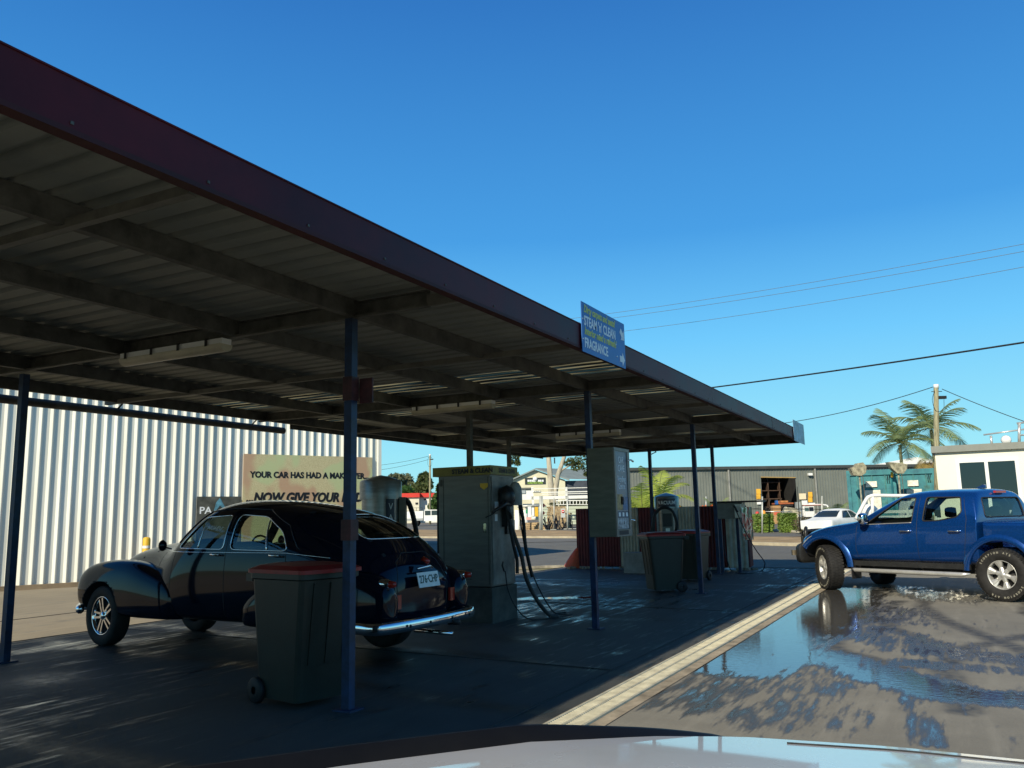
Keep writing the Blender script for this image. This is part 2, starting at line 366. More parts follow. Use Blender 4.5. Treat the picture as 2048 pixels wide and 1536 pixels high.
for i in range(NT):
    for k in range(6): b.f.append((i*7+k,i*7+k+1,(i+1)*7+k+1,(i+1)*7+k));b.mi.append(0);b.sm.append(True)
o=b.build('verge',soilm);o['kind']='structure'
strip('far_kerb',farp,.30,mat('sunlit kerb concrete',(.46,.40,.28),.85,0,.15,2),.13,.13)
strip('near_kerb',[(20.8,24),(20.8,11.5),(22.0,10.6),(22.6,9.6)],.16,MT['concrete'],.05,.05)
strip('verge_kerb',[gpt(u,v)[:2] for u,v in [(1400,1062),(1500,1066),(1540,1062),(1590,1066),(1640,1070)]],.35,mat('white stone edging',(.6,.54,.40),.85,0,.2,3),.16,.1)
yardm=attr_mat('yard asphalt',(.16,.15,.13),(.13,.12,.1),(.05,.05,.05),scale=.6)
b=MB();rows=[]
for i in range(41):
    for k in range(13):
        u=300+1900*i/40; D=44+90*k/12+max(0,(900-u)/40); p=pt(u,1030,D); b.v.append(Vector((p[0],p[1],gz(p[0],p[1])+.02)))
for i in range(40):
    for k in range(12): b.f.append((i*13+k,i*13+k+1,(i+1)*13+k+1,(i+1)*13+k));b.mi.append(0);b.sm.append(True)
o=b.build('yard',yardm);o['kind']='structure'
# drain grate along the slab edge
dr=empty('drain_channel',(0,0,0),label='long pale metal drain grate running along the shaded slab edge',cat='drain')
b=MB(); x=-4.0
while x<22:
    b.box(x,x+.014,2.405,2.655,gz(x,2.53)+.006,gz(x,2.53)+.018); x+=.034 if x<9 else .06
gm=mat('dull zinc grate',(.60,.56,.42),.55,.2,.15,8)
b.build('grate_bars',gm,dr)
b=MB()
for y in (2.39,2.525,2.645): b.box(-4,22,y,y+.022,.007,.021)
b.build('grate_frame',gm,dr)
b=MB().box(-4,22,2.4,2.66,.0065,.009); b.build('channel_base',mat('dark channel',(.10,.085,.05),.9,0,.2,5),dr)
# ================================================================== canopy
can=empty('wash_bay_canopy',(0,0,0),label='long low maroon-edged steel canopy of the car wash on blue posts',cat='canopy')
CX0,CX1,CY0,CY1=-14.5,20.9,3.10,10.0
ZB,ZP,ZR=3.05,3.19,3.195
def ribs(x0,x1,pitch=.2):
    out=[];x=x0
    while x<x1: out+=[(x,0),(x+.105,0),(x+.122,.034),(x+.168,.034),(x+.185,0)]; x+=pitch
    out.append((x,0)); return out
def roof(name,mt,x0,x1,y0,y1):
    b=MB();P=ribs(x0,x1-.01)
    vs=[(px,y,ZR+pz) for y in(y0,y1) for px,pz in P];n=len(P)
    b.add(vs,[(i,i+1,n+i+1,n+i) for i in range(n-1)],False); return b.build(name,mt,can,fix=False)
def fibre():
    m=bpy.data.materials.new('dirty translucent roofing');m.use_nodes=True;t=m.node_tree;t.nodes.remove(t.nodes['Principled BSDF']);N=t.nodes.new;L=t.links.new
    tc=N('ShaderNodeTexCoord');mp=N('ShaderNodeMapping');mp.inputs['Scale'].default_value=(14,.7,1);L(tc.outputs['Object'],mp.inputs[0])
    n=N('ShaderNodeTexNoise');n.inputs['Scale'].default_value=1.6;n.inputs['Detail'].default_value=5;L(mp.outputs[0],n.inputs[0])
    r=N('ShaderNodeValToRGB');r.color_ramp.elements[0].position=.45;r.color_ramp.elements[1].position=.58;r.color_ramp.elements[0].color=(.012,.012,.01,1);r.color_ramp.elements[1].color=(.36,.31,.17,1);L(n.outputs[0],r.inputs[0])
    tl=N('ShaderNodeBsdfTranslucent');L(r.outputs[0],tl.inputs[0]);df=N('ShaderNodeBsdfDiffuse');df.inputs[0].default_value=(.10,.10,.08,1)
    mx=N('ShaderNodeMixShader');mx.inputs[0].default_value=.6;L(df.outputs[0],mx.inputs[1]);L(tl.outputs[0],mx.inputs[2]);L(mx.outputs[0],t.nodes['Material Output'].inputs[0]);return m
fib=fibre()
edges=[CX0,8.9,9.7,11.3,11.9,14.9,15.5,18.1,18.7,CX1]
for i in range(len(edges)-1):
    roof('roof_sheet' if i%2==0 else 'skylight_sheet',MT['galv'] if i%2==0 else fib,edges[i],edges[i+1],CY0+.04,CY1)
# fascia (C section): face, bottom lip, back return
b=MB();b.m=0
b.box(CX0,12.35,CY0-.005,CY0+.0,3.055,3.275); b.box(12.36,CX1,CY0-.004,CY0+.001,3.055,3.272)
b.box(CX0,CX1,CY0-.012,CY0+.03,3.272,3.28)
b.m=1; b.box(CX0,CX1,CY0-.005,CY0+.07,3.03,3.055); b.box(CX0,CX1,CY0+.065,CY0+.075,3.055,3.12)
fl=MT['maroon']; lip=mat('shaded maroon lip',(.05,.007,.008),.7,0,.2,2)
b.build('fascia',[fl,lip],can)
b=MB(); b.box(CX1,CX1+.006,CY0,CY1,3.05,3.275); b.box(CX1-.10,CX1,CY0+.07,CY1,3.03,3.05); b.build('end_fascia',MT['beam'],can)
b=MB(); b.box(CX0-.006,CX0,CY0,CY1,3.05,3.275); b.build('end_fascia',fl,can)
for x_ in (-8.0,-1.2,16.95):
    box('joint_cover',fl,can,x_,x_+.10,CY0-.0075,CY0-.0055,3.057,3.270)
for k_ in range(34):
    MB().box(-3+k_*.72,-3+k_*.72+.014,CY0-.0105,CY0-.0052,3.07,3.084).build('fascia_screw',MT['beam'],can)
# purlins along X, tie beams along Y
def cbeam(name,a,c,h=.135,wd=.06,mt=None):
    a=Vector(a);c=Vector(c);d=(c-a).normalized();s=Vector((-d.y,d.x,0))
    b=MB(); t=.006
    def slab(o0,o1,z0,z1):
        vs=[p+s*o+Vector((0,0,z)) for p in(a,c) for o,z in((o0,z0),(o1,z0),(o1,z1),(o0,z1))]
        b.add(vs,[(3,2,1,0),(4,5,6,7),(0,1,5,4),(1,2,6,5),(2,3,7,6),(3,0,4,7)],False)
    slab(0,t,0,h); slab(t+.0005,wd,0,t); slab(t+.0005,wd,h-t,h); slab(wd-.0045,wd+.0005,t+.0005,.02)
    return b.build(name,mt or MT['beam'],can)
for y in (4.15,5.45,6.95,8.40,9.75):
    cbeam('purlin',(CX0,y,ZB),(CX1-.01,y,ZB),.138)
TX=(-14.2,-9.4,-4.5,.42,5.28,10.1,15.04,19.95)
for x in TX: cbeam('tie_beam',(x,CY0+.35 if x==5.28 else CY0+.08,ZB-.012),(x,CY1-.1,ZB-.012),.13,.05)
for x in (2.74,7.33,12.5,17.4):
    b=MB(); b.box(x,x+.05,CY0+.1,CY1,ZB-.018,ZB-.014); b.box(x,x+.004,CY0+.1,CY1,ZB-.0135,ZB+.035); b.build('batten',MT['batten'],can)
PX=[(x-.025 if x==5.28 else x,4.195 if x==5.28 else 4.165) for x in TX[:7]]+[(x,8.62) for x in TX[:4]]+[(5.36,8.62),(10.75,6.35),(15.3,8.1),(20.3,6.75),(20.1,5.12)]
for i,(x,y) in enumerate(PX):
    g=gz(x,y); s=.036
    b=MB();b.box(x-s,x+s,y-s,y+s,g,ZB-.014 ); b.box(x-.085,x+.085,y-.085,y+.085,g-.01,g+.014)
    b.build('post',MT['bluepaint'] if i not in(12,13) else MT['beam'],can)
b=MB();b.box(5.255-.045,5.255+.045,4.195-.045,4.195+.045,2.37,2.56);b.build('post_sleeve',MT['redpaint'],can)
b=MB();b.box(5.302,5.318,4.02,4.145,2.35,2.55);b.build('post_sleeve',MT['redpaint'],can)
b=MB();b.box(5.255-.048,5.255+.048,4.195-.048,4.195+.048,1.28,1.44);b.build('post_sleeve',MT['redpaint'],can)
# rear gutter with a gap to the roof
b=MB(); b.tube([(-14.5,10.10,2.975),(10.85,10.10,2.975)],.055,12); b.build('gutter',MT['beam'],can)
b=MB(); b.box(10.9,CX1,CY1,CY1+.01,3.0,3.26); b.build('rear_fascia',MT['beam'],can)
for x in (-4,-1,2,5.2,7.6,10.1): MB().bar((x,CY1-.1,ZB+.1),(x,10.12,2.99),.03,.006).build('gutter_bracket',MT['beam'],can)
b=MB().tube([(20.92,6.9,3.1),(21.0,6.8,3.02),(20.6,6.75,2.96),(20.32,6.75,2.9)],.012,6); b.build('cable',MT['black'],can)
b=MB().tube([(20.99,9.7,3.02),(20.99,9.7,2.86)],.02,6); b.build('insulator',MT['white'],can)
# small white junction plate at the fascia beside post 1
o=box('junction_plate',MT['batten'],can,5.24,5.262,3.18,3.46,3.04,3.13)
# fluorescent lights
for k,(x,lab) in enumerate([(5.22,'long white fluorescent batten light under the canopy, nearest, above the vintage sedan'),(10.04,'cream fluorescent batten light under the canopy above the steam cleaning cabinet'),(14.98,'thin fluorescent batten light under the canopy, farthest, above the vending cabinet')]):
    t=empty('batten_light',(x,6.2,2.98),label=lab,cat='light',group='fluorescent lights under the canopy')
    b=MB();b.box(-.055,.055,-.66,.66,.0,.05);b.build('housing',MT['white'],t)
    b=MB();n=10;pf=[(.07*math.cos(math.pi*i/n),-.065*math.sin(math.pi*i/n)) for i in range(n+1)]
    b.prism(pf,-.66,.66,'xz'); b.build('diffuser',mat('aged diffuser',(.55,.5,.36),.35,0,.1,4),t)
    for y in (-.5,-.15,.2,.55): MB().box(-.075,-.0715,y,y+.03,-.01,.0495).box(-.075,-.05,y,y+.03,.05,.056).build('clip',MT['black'],t)
# ================================================================== fascia signs
def arrow(b,cx,cz,s,up=False):
    b.prism([(cx-.5*s,cz-.22*s),(cx,cz-.22*s),(cx,cz-.5*s),(cx+.5*s,cz),(cx,cz+.5*s),(cx,cz+.22*s),(cx-.5*s,cz+.22*s)],-.006,-.0035,'xz')
sg=empty('direction_sign',(7.37,3.075,3.0),label='blue carpet and seats direction sign with two arrows on the maroon fascia',cat='sign')
b=MB();b.box(0,1.2,-.0032,.004,0,.5)
b.build('sign_panel',MT['signblue'],sg)
R90=(math.pi/2,0,0)
text('lettering',"Dirty carpets and seats?",MT['yellowtxt'],sg,.105,(.06,-.0045,.405),R90,.001,.0035,.25,.83)
text('lettering',"STEAM 'n' CLEAN",MT['whitetxt'],sg,.135,(.055,-.0045,.275),R90,.001,.004,0,.84)
text('lettering',"Interior need a refresh?",MT['yellowtxt'],sg,.105,(.06,-.0045,.185),R90,.001,.0035,.25,.86)
text('lettering',"FRAGRANCE",MT['whitetxt'],sg,.135,(.055,-.0045,.055),R90,.001,.004,0,.80)
b=MB();arrow(b,1.10,.09,.15);b.build('arrow',MT['whitetxt'],sg)
b=MB();b.T=Matrix.Translation((1.12,0,.36))@Matrix.Rotation(rad(40),4,'Y');arrow(b,0,0,.15);b.build('arrow',MT['whitetxt'],sg)
for x,z in [(.02,.33),(.21,.27),(.45,.245),(.7,.235),(.92,.225),(.94,.10),(.02,.13)]:
    b=MB();b.T=Matrix.Translation((x,-.006,z)); b.lathe([(0,-.003),(.009,-.002),(.011,.002)],8,'y');b.build('rivet',MT['chrome'],sg)
s2=empty('end_sign',(19.3,3.075,2.97),label='faded pale blue sign plate at the far end of the fascia',cat='sign')
box('sign_panel',mat('sun bleached sign',(.22,.36,.50),.4,0,.35,4),s2,0,1.45,-.0032,.004,0,.47)
# ================================================================== white shed
WD=np.array([.909,-.415,0]);WD/=np.linalg.norm(WD);WN=np.array([WD[1],-WD[0],0]) # outward normal toward the camera
W0=onz(21,1181,0.1); W0[2]=0
ang=math.atan2(WD[1],WD[0])
sh=empty('white_shed',tuple(W0),ang,label='tall white corrugated steel shed behind the wash bays at left',cat='shed')
# local: x along wall, -y outward, z up
HS=7.2
b=MB();P=[];x=-14.0
while x<8.82:
    P+=[(x,0),(x+.112,0),(x+.166,-.042),(x+.178,-.042),(x+.214,0)]; x+=.2255
P.append((8.9,0));
b.add([(px,py,z) for z in(.05,HS) for px,py in P],[(i,i+1,len(P)+i+1,len(P)+i) for i in range(len(P)-1)],False)
b.build('front_cladding',MT['whiteshed'],sh,fix=False)
b=MB();b.box(8.9,8.965,-.06,.06,.05,HS);b.box(8.9,9.0,-.065,-.061,.05,HS);b.build('corner_flashing',MT['whiteshed'],sh)
b=MB();poly=[(0.06,.0),(26,0),(26,HS),(13,HS+2.4),(.06,HS)]
b.prism(poly,8.90,8.96,'yz'); b.prism(poly,-14.0,-13.94,'yz');b.box(-13.9,8.9,25.9,26,0,HS);b.build('side_wall',MT['whiteshed'],sh)
b=MB();b.add([(-14.1,-.1,HS),(9.1,-.1,HS),(9.1,13,HS+2.45),(-14.1,13,HS+2.45),(-14.1,26.1,HS),(9.1,26.1,HS)],[(0,1,2,3),(3,2,5,4)]);b.build('roof',MT['galv'],sh,fix=False)
box('base_kerb',mat('shed footing',(.28,.21,.13),.9,0,.2,3),sh,-14,9.0,-.16,.02,-.1,.2)
bn=empty('wall_banner',tuple(W0+WN*.055),ang,label='big tan banner with black lettering about a car makeover on the shed wall',cat='banner')
def bannermat():
    m=mat('mottled tan banner print',(.56,.50,.29),.55,0,.2,40,col2=(.42,.36,.19)); t=m.node_tree;N=t.nodes.new;L=t.links.new;b=t.nodes['Principled BSDF']
    src=b.inputs['Base Color'].links[0].from_socket; tc=N('ShaderNodeTexCoord');mp=N('ShaderNodeMapping');mp.inputs['Scale'].default_value=(.8,1,.5);mp.inputs['Rotation'].default_value=(0,.5,0);L(tc.outputs['Object'],mp.inputs[0])
    n=N('ShaderNodeTexNoise');n.inputs['Scale'].default_value=1.3;n.inputs['Detail'].default_value=2;L(mp.outputs[0],n.inputs[0]);r=N('ShaderNodeValToRGB');r.color_ramp.elements[0].position=.50;r.color_ramp.elements[1].position=.56;r.color_ramp.elements[0].color=(0,0,0,1);L(n.outputs[0],r.inputs[0])
    mx=N('ShaderNodeMix');mx.data_type='RGBA';L(r.outputs[0],mx.inputs[0]);L(src,mx.inputs[6]);mx.inputs[7].default_value=(.47,.31,.19,1)
    n3=N('ShaderNodeTexNoise');n3.inputs['Scale'].default_value=.9;mp2=N('ShaderNodeMapping');mp2.inputs['Location'].default_value=(7,3,2);L(tc.outputs['Object'],mp2.inputs[0]);L(mp2.outputs[0],n3.inputs[0]);r3=N('ShaderNodeValToRGB');r3.color_ramp.elements[0].position=.55;r3.color_ramp.elements[1].position=.6;r3.color_ramp.elements[0].color=(0,0,0,1);L(n3.outputs[0],r3.inputs[0])
    mx2=N('ShaderNodeMix');mx2.data_type='RGBA';L(r3.outputs[0],mx2.inputs[0]);L(mx.outputs[2],mx2.inputs[6]);mx2.inputs[7].default_value=(.46,.50,.26,1);L(mx2.outputs[2],b.inputs['Base Color']);return m
box('banner_panel',bannermat(),bn,5.0,8.70,-.02,0,.9,3.19)
text('lettering','YOUR CAR HAS HAD A MAKEOVER...',MT['blacktxt'],bn,.215,(5.18,-.024,2.59),R90,.002,.009,0,.925,fit=3.42)
text('lettering','...NOW GIVE YOUR BODY',MT['blacktxt'],bn,.335,(5.08,-.024,1.96),R90,.002,.016,.22,.875,fit=3.56)
dk=empty('dark_wall_sign',tuple(W0+WN*.055),ang,label='small dark grey sign with pale letters left of the tan banner',cat='sign')
box('sign_panel',mat('storm cloud print',(.11,.11,.09),.5,0,.5,2,col2=(.015,.018,.012)),dk,3.86,4.96,-.02,0,.8,2.1)
b=MB();b.prism([(4.27,1.7),(4.33,1.95),(4.42,2.07),(4.52,1.9),(4.62,1.72),(4.52,1.78),(4.43,1.88),(4.36,1.78)],-.0235,-.021,'xz');b.build('blue_flash',mat('pale blue flash print',(.12,.32,.42),.5,0,.3,9),dk)
text('lettering','PA',MT['whitetxt'],dk,.24,(3.92,-.024,1.68),R90,.002,.004,0,1.1)
bl=empty('bollard',tuple(W0+WD*2.64+WN*.4+np.array([0,0,.1])),0,label='yellow steel bollard standing against the white shed wall',cat='bollard')
b=MB();b.lathe([(.085,0),(.085,1.0),(.07,1.045),(0,1.06)],20);b.build('post_tube',MT['yellow'],bl)
b=MB();b.lathe([(.0875,.80),(.0875,.86)],20);b.build('reflective_band',MT['white'],bl)
# ================================================================== steam cleaning cabinet
cb=empty('steam_clean_cabinet',(9.97,5.58,gz(10.2,6)),label='tall dull steel steam cleaning cabinet with yellow header band',cat='cabinet')
g0=-.05
b=MB();b.box(0,.68,0,.82,.47,1.97);b.build('cabinet_body',MT['stainless'],cb)
b=MB();b.box(-.012,.70,-.012,.84,g0,.455);b.build('plinth',mat('concrete plinth',(.085,.083,.07),.8,0,.25,4,.15,40),cb)
b=MB();b.box(-.03,.76,-.03,.90,1.955,2.08)
b.build('header_band',mat('faded yellow header',(.24,.20,.03),.5,0,.25,4),cb)
for z in(.62,1.82): MB().box(-.010,-.001,.76,.80,z,z+.09).build('hinge',MT['beam'],cb)
MB().box(-.003,-.0005,.03,.035,.50,1.93).build('door_seam',MT['black'],cb);MB().box(-.003,-.0005,.74,.745,.50,1.93).build('door_seam',MT['black'],cb)
MB().box(-.018,-.001,.06,.10,1.18,1.30).build('lock_handle',MT['chrome'],cb)
for k in range(5): MB().box(-.006,-.0005,.30,.52,.56+k*.03,.568+k*.03).build('louvre',MT['black'],cb)
for z_,w_ in((1.50,.10),(1.33,.07)): box('instruction_label',MT['whitetxt'],cb,.10,.10+w_,-.0150,-.0125,z_,z_+.09)
R_L=(math.pi/2,0,-math.pi/2)
text('lettering','STEAM & CLEAN',MT['blacktxt'],cb,.088,(-.033,.58,1.985),R_L,.001,.004,0,1.0)
text('lettering','STEAM & CLEAN',MT['blacktxt'],cb,.085,(.20,-.033,1.988),R90,.001,.003,0,.76)
b=MB();b.prism([(.03,1.84),(.15,1.84),(.15,1.79),(.09,1.75),(.03,1.79)],-.006,-.003,'yz');b.build('badge',MT['yellow'],cb)
box('control_panel',mat('worn panel',(.24,.23,.20),.5,.1,.45,2.2,col2=(.06,.06,.055)),cb,.03,.66,-.012,-.002,.49,1.93)
b=MB();b.box(.30,.36,-.10,-.013,1.25,1.55);b.box(.38,.55,-.05,-.013,1.15,1.45);b.build('coin_box',MT['blackplastic'],cb)
b=MB();b.T=Matrix.Translation((.53,-.11,1.70));b.lathe([(.095,-.16),(.095,.0),(.085,.09),(.05,.15),(0,.17)],20,'z');b.build('hose_hood',mat('pale hood enamel',(.34,.34,.30),.5,0,.2,6),cb)
b=MB();b.T=Matrix.Translation((.27,-.11,1.66));b.lathe([(.07,-.14),(.115,-.06),(.12,.03),(.08,.12),(0,.15)],18,'z');b.build('hose_hood',MT['blackplastic'],cb)
ribhose_later=1
box('side_rack',MT['black'],cb,.05,.12,.845,.885,.9,1.86)
b=MB().tube([(.2,-.07,.78),(.14,-.09,.74),(.16,-.1,.68),(.21,-.08,.66)],.012,6);b.build('tap',MT['black'],cb)
hs1=empty('vacuum_hose',(9.97,5.58,gz(10.2,6)),label='thick ribbed grey hose hanging down the steam cabinet front to the slab',cat='hose')
def spline(P,n=10):
    P=[Vector(p) for p in P];Q=[P[0]*2-P[1]]+P+[P[-1]*2-P[-2]];out=[]
    for i in range(1,len(Q)-2):
        for k in range(n):
            t=k/n;a,b_,c,d=Q[i-1:i+3];out.append(.5*((2*b_)+(c-a)*t+(2*a-5*b_+4*c-d)*t*t+(3*b_-a-3*c+d)*t**3))
    out.append(P[-1]);return out
def ribhose(pts,r,n=12): 
    q=spline(pts,14);return MB().tube(q,[r*(1+.09*(i%2)) for i in range(len(q))],n)
hosem=mat('grey ribbed hose',(.045,.042,.038),.6,0,.2,8)
ribhose([(.20,-.13,1.68),(.24,-.16,1.35),(.32,-.2,1.1),(.42,-.24,.85),(.47,-.28,.55),(.62,-.36,.25),(.80,-.45,.04),(.95,-.5,.0)],.027).build('hose_tube',hosem,hs1)
hs2=empty('steam_hose',(9.97,5.58,gz(10.2,6)),label='thin black hoses looping from the steam cabinet down to a coil on the slab',cat='hose')
MB().tube(spline([(.55,-.14,1.62),(.60,-.16,1.2),(.68,-.2,.8),(.80,-.3,.4),(1.0,-.42,.06),(1.25,-.5,0.0),(1.42,-.42,0.0),(1.25,-.35,0),(.95,-.42,.0),(.7,-.5,.02)]),.0095,8).build('hose_tube',MT['black'],hs2)
MB().tube(spline([(.24,-.08,.66),(.26,-.11,.4),(.34,-.2,.15),(.5,-.33,.0),(.9,-.55,0),(1.2,-.62,0)]),.0085,8).build('hose_tube',MT['black'],hs2)
ribhose([(.27,-.13,1.55),(.24,-.17,1.25),(.28,-.2,.98),(.36,-.2,.8),(.36,-.2,.62)],.022).build('hose_nozzle',MT['black'],hs2)
ribhose([(.58,-.14,1.66),(.62,-.18,1.3),(.62,-.2,1.0),(.70,-.22,.7),(.74,-.24,.55)],.024).build('hose_nozzle',MT['black'],hs2)
gn=empty('steam_gun',(9.97,5.58,gz(10.2,6)),label='black trigger gun hooked on the upper corner of the steam cabinet',cat='spray gun')
b=MB();b.tube([(.24,-.16,1.55),(.10,-.17,1.56),(-.02,-.14,1.50),(-.14,-.10,1.44)],[.03,.035,.025,.012],10);b.tube([(.12,-.17,1.55),(.20,-.2,1.42),(.22,-.2,1.36)],[.022,.02,.02],8);b.build('gun_body',MT['blackplastic'],gn)
MB().tube([(-.02,-.14,1.50),(-.10,-.09,1.42),(-.22,-.05,1.38)],.007,6).build('lance',MT['black'],gn)
# ================================================================== vending cabinet on post
vd=empty('vending_cabinet',(10.0,3.80,1.16),label='wall mounted steel car care vending cabinet on the second blue post',cat='vending machine')
b=MB();b.box(0,.56,.012,.36,0,1.12);b.build('cabinet_body',mat('dull vending steel',(.13,.135,.10),.5,.3,.15,3,.05,40,stretch=(1,1,5)),vd)
b=MB();b.box(.0,.05,-.008,.012,0,1.12);b.box(.47,.56,-.008,.012,0,1.12);b.box(.05,.47,-.008,.012,1.08,1.12);b.box(.05,.47,-.008,.012,0,.09);b.build('door_frame',MT['stainless'],vd)
gp=mat('grey vending print',(.16,.20,.24),.4,0,.1,6)
box('display_panel',gp,vd,.052,.468,.002,.010,.092,1.078)
text('lettering','CAR',MT['whitetxt'],vd,.12,(.26,.001,.93),R90,.001,0,0,.8,'CENTER')
text('lettering','CARE',MT['whitetxt'],vd,.12,(.26,.001,.82),R90,.001,0,0,.8,'CENTER')
text('lettering','Vending',MT['whitetxt'],vd,.11,(.26,.001,.69),R90,.001,0,0,.8,'CENTER')
text('lettering','Centre',MT['whitetxt'],vd,.10,(.26,.001,.60),R90,.001,0,0,.8,'CENTER')
for nm,c,z0,z1,x0,x1 in [('product_print',(.42,.27,.08),.33,.53,.06,.26),('product_print',(.06,.16,.33),.33,.50,.27,.46),('product_print',(.10,.10,.12),.40,.50,.20,.30),('button_panel',(.05,.09,.16),.235,.315,.06,.46),('coin_panel',(.45,.48,.5),.10,.225,.06,.46)]:
    box(nm,mat('printed '+nm,c,.45,0,.4,14),vd,x0,x1,-.002+(.001 if nm[0]=='p' else 0),.0015,z0,z1)
b=MB()
for x in (.10,.23,.36): b.box(x,x+.06,-.006,-.0025,.25,.30)
b.build('select_button',MT['whitetxt'],vd)
b=MB()
for x in (.12,.28): b.box(x,x+.012,-.006,-.0025,.15,.19)
b.build('coin_slot',MT['black'],vd)
box('collect_tray',MT['black'],vd,.08,.42,-.0095,-.0085,.02,.075)
MB().tube([(.46,-.01,.97),(.50,-.05,.98),(.56,-.06,.96)],.012,6).build('handle',MT['chrome'],vd);MB().tube([(.48,-.02,.21),(.53,-.06,.19)],.01,6).build('lock',MT['chrome'],vd)
# ================================================================== vacuum units
def vac(loc,rz,label,r=.29,h=1.9,tall=True):
    t=empty('vacuum_unit',loc,rz,label=label,cat='vacuum')
    st=mat('stainless vacuum shell',(.27,.275,.26),.32,.6,.15,3,.03,30,stretch=(1,1,6))
    MB().lathe([(r,.40),(r,h-.30)],40).build('drum',st,t)
    MB().lathe([(r+.004,.80),(r+.006,.81),(r+.004,.82)],40).build('seam_band',MT['beam'],t)
    MB().lathe([(r*.9,.0),(r*.9,.40)],32).build('drum_base',MT['stainless'],t)
    MB().lathe([(r+.035,h-.31),(r+.035,h-.03),(r+.02,h)],40).build('collar',st,t)
    MB().lathe([(r+.02,h),(r*.55,h+.055),(.03,h+.085),(0,h+.09)],40).build('dome_lid',st,t)
    return t
v1=vac((11.35,8.42,gz(11.3,8.4)),0,'stainless vacuum column lettered VAC behind the vintage sedan',.31,1.98)
# VAC plate faces the camera side (-Y with a little -X)
a=math.atan2(-8.42,-11.35)
pl=empty('x',(0,0,0)); bpy.data.objects.remove(pl)
def plate(root,nm,ang,r,w_,z0,z1,mt):
    b=MB();n=8;vs=[]
    for z in(z0,z1):
        for i in range(n+1):
            t=ang-w_/2/r+w_/r*i/n; vs.append((r*math.cos(t),r*math.sin(t),z))
    b.add(vs,[(i,i+1,n+2+i,n+1+i) for i in range(n)],True);return b.build(nm,mt,root,fix=False)
pa=rad(-113)
p_=plate(v1,'name_plate',pa,.314,.16,1.02,1.72,MT['darkpanel'])
for ch,z in (('V',1.50),('A',1.32),('C',1.14)):
    text('lettering',ch,MT['whitetxt'],v1,.15,(.318*math.cos(pa),.318*math.sin(pa),z),(math.pi/2,0,pa+math.pi/2),.001,0,0,.9,'CENTER')
b=MB();b.T=Matrix.Rotation(rad(-62),4,'Z');b.box(.31,.42,-.10,.10,.2,1.7);b.build('side_box',MT['stainless'],v1)
ribhose([(.10,-.33,1.66),(.24,-.38,1.62),(.36,-.42,1.3),(.42,-.45,.9),(.46,-.48,.5),(.5,-.5,.1)],.04).build('hose',MT['black'],v1)
v2=vac((20.55,6.45,gz(20.5,6.4)),0,'stainless coin vacuum with black looped hose before the striped fence',.27,1.86)
a2=math.atan2(-6.45,-20.55)
plate(v2,'name_plate',a2,.309,.46,1.60,1.80,MT['darkpanel'])
b=MB();b.T=Matrix.Rotation(a2,4,'Z')@Matrix.Rotation(-math.pi/2,4,'Z')
for i,ch in enumerate('VACUUM'):
    t=a2+(-.195+.075*i+.0)/.31+.02; text('lettering',ch,MT['whitetxt'],v2,.125,(.312*math.cos(t),.312*math.sin(t),1.66),(math.pi/2,0,t+math.pi/2),.001,.002,0,.85,'CENTER')
ca,sa=math.cos(a2),math.sin(a2)
def loc2(f,l,z): return (f*ca-l*sa,f*sa+l*ca,z)  # f outward, l to the right as seen
b=MB();b.T=Matrix.Rotation(a2,4,'Z');b.box(.26,.40,-.13,.14,.70,1.56);b.build('control_box',MT['stainless'],v2)
b=MB();b.T=Matrix.Rotation(a2,4,'Z');b.box(.40,.408,-.11,.11,1.12,1.44);b.build('control_panel',MT['blackplastic'],v2)
b=MB();b.T=Matrix.Rotation(a2,4,'Z');b.box(.408,.414,-.05,.05,.98,1.08);b.build('coin_panel',MT['alloy'],v2)
ribhose([loc2(.33,.16,.9),loc2(.36,.22,1.2),loc2(.38,.12,1.5),loc2(.40,-.1,1.58),loc2(.42,-.30,1.40),loc2(.44,-.34,1.0),loc2(.45,-.28,.62),loc2(.48,-.08,.45),loc2(.48,.12,.42),loc2(.46,.2,.5)],.034).build('hose',MT['black'],v2)
ribhose([loc2(.42,-.31,1.30),loc2(.46,-.42,.9),loc2(.50,-.40,.6),loc2(.52,-.2,.42),loc2(.5,.05,.38)],.034).build('hose',MT['black'],v2)
vb=empty('concrete_block',(20.05,7.05,gz(20,7)),label='pale grey concrete block on the slab left of the coin vacuum',cat='block')
box('block',mat('pale block',(.30,.30,.27),.8,0,.15,5,.1,30),vb,0,.5,-.45,.42,0,.50)
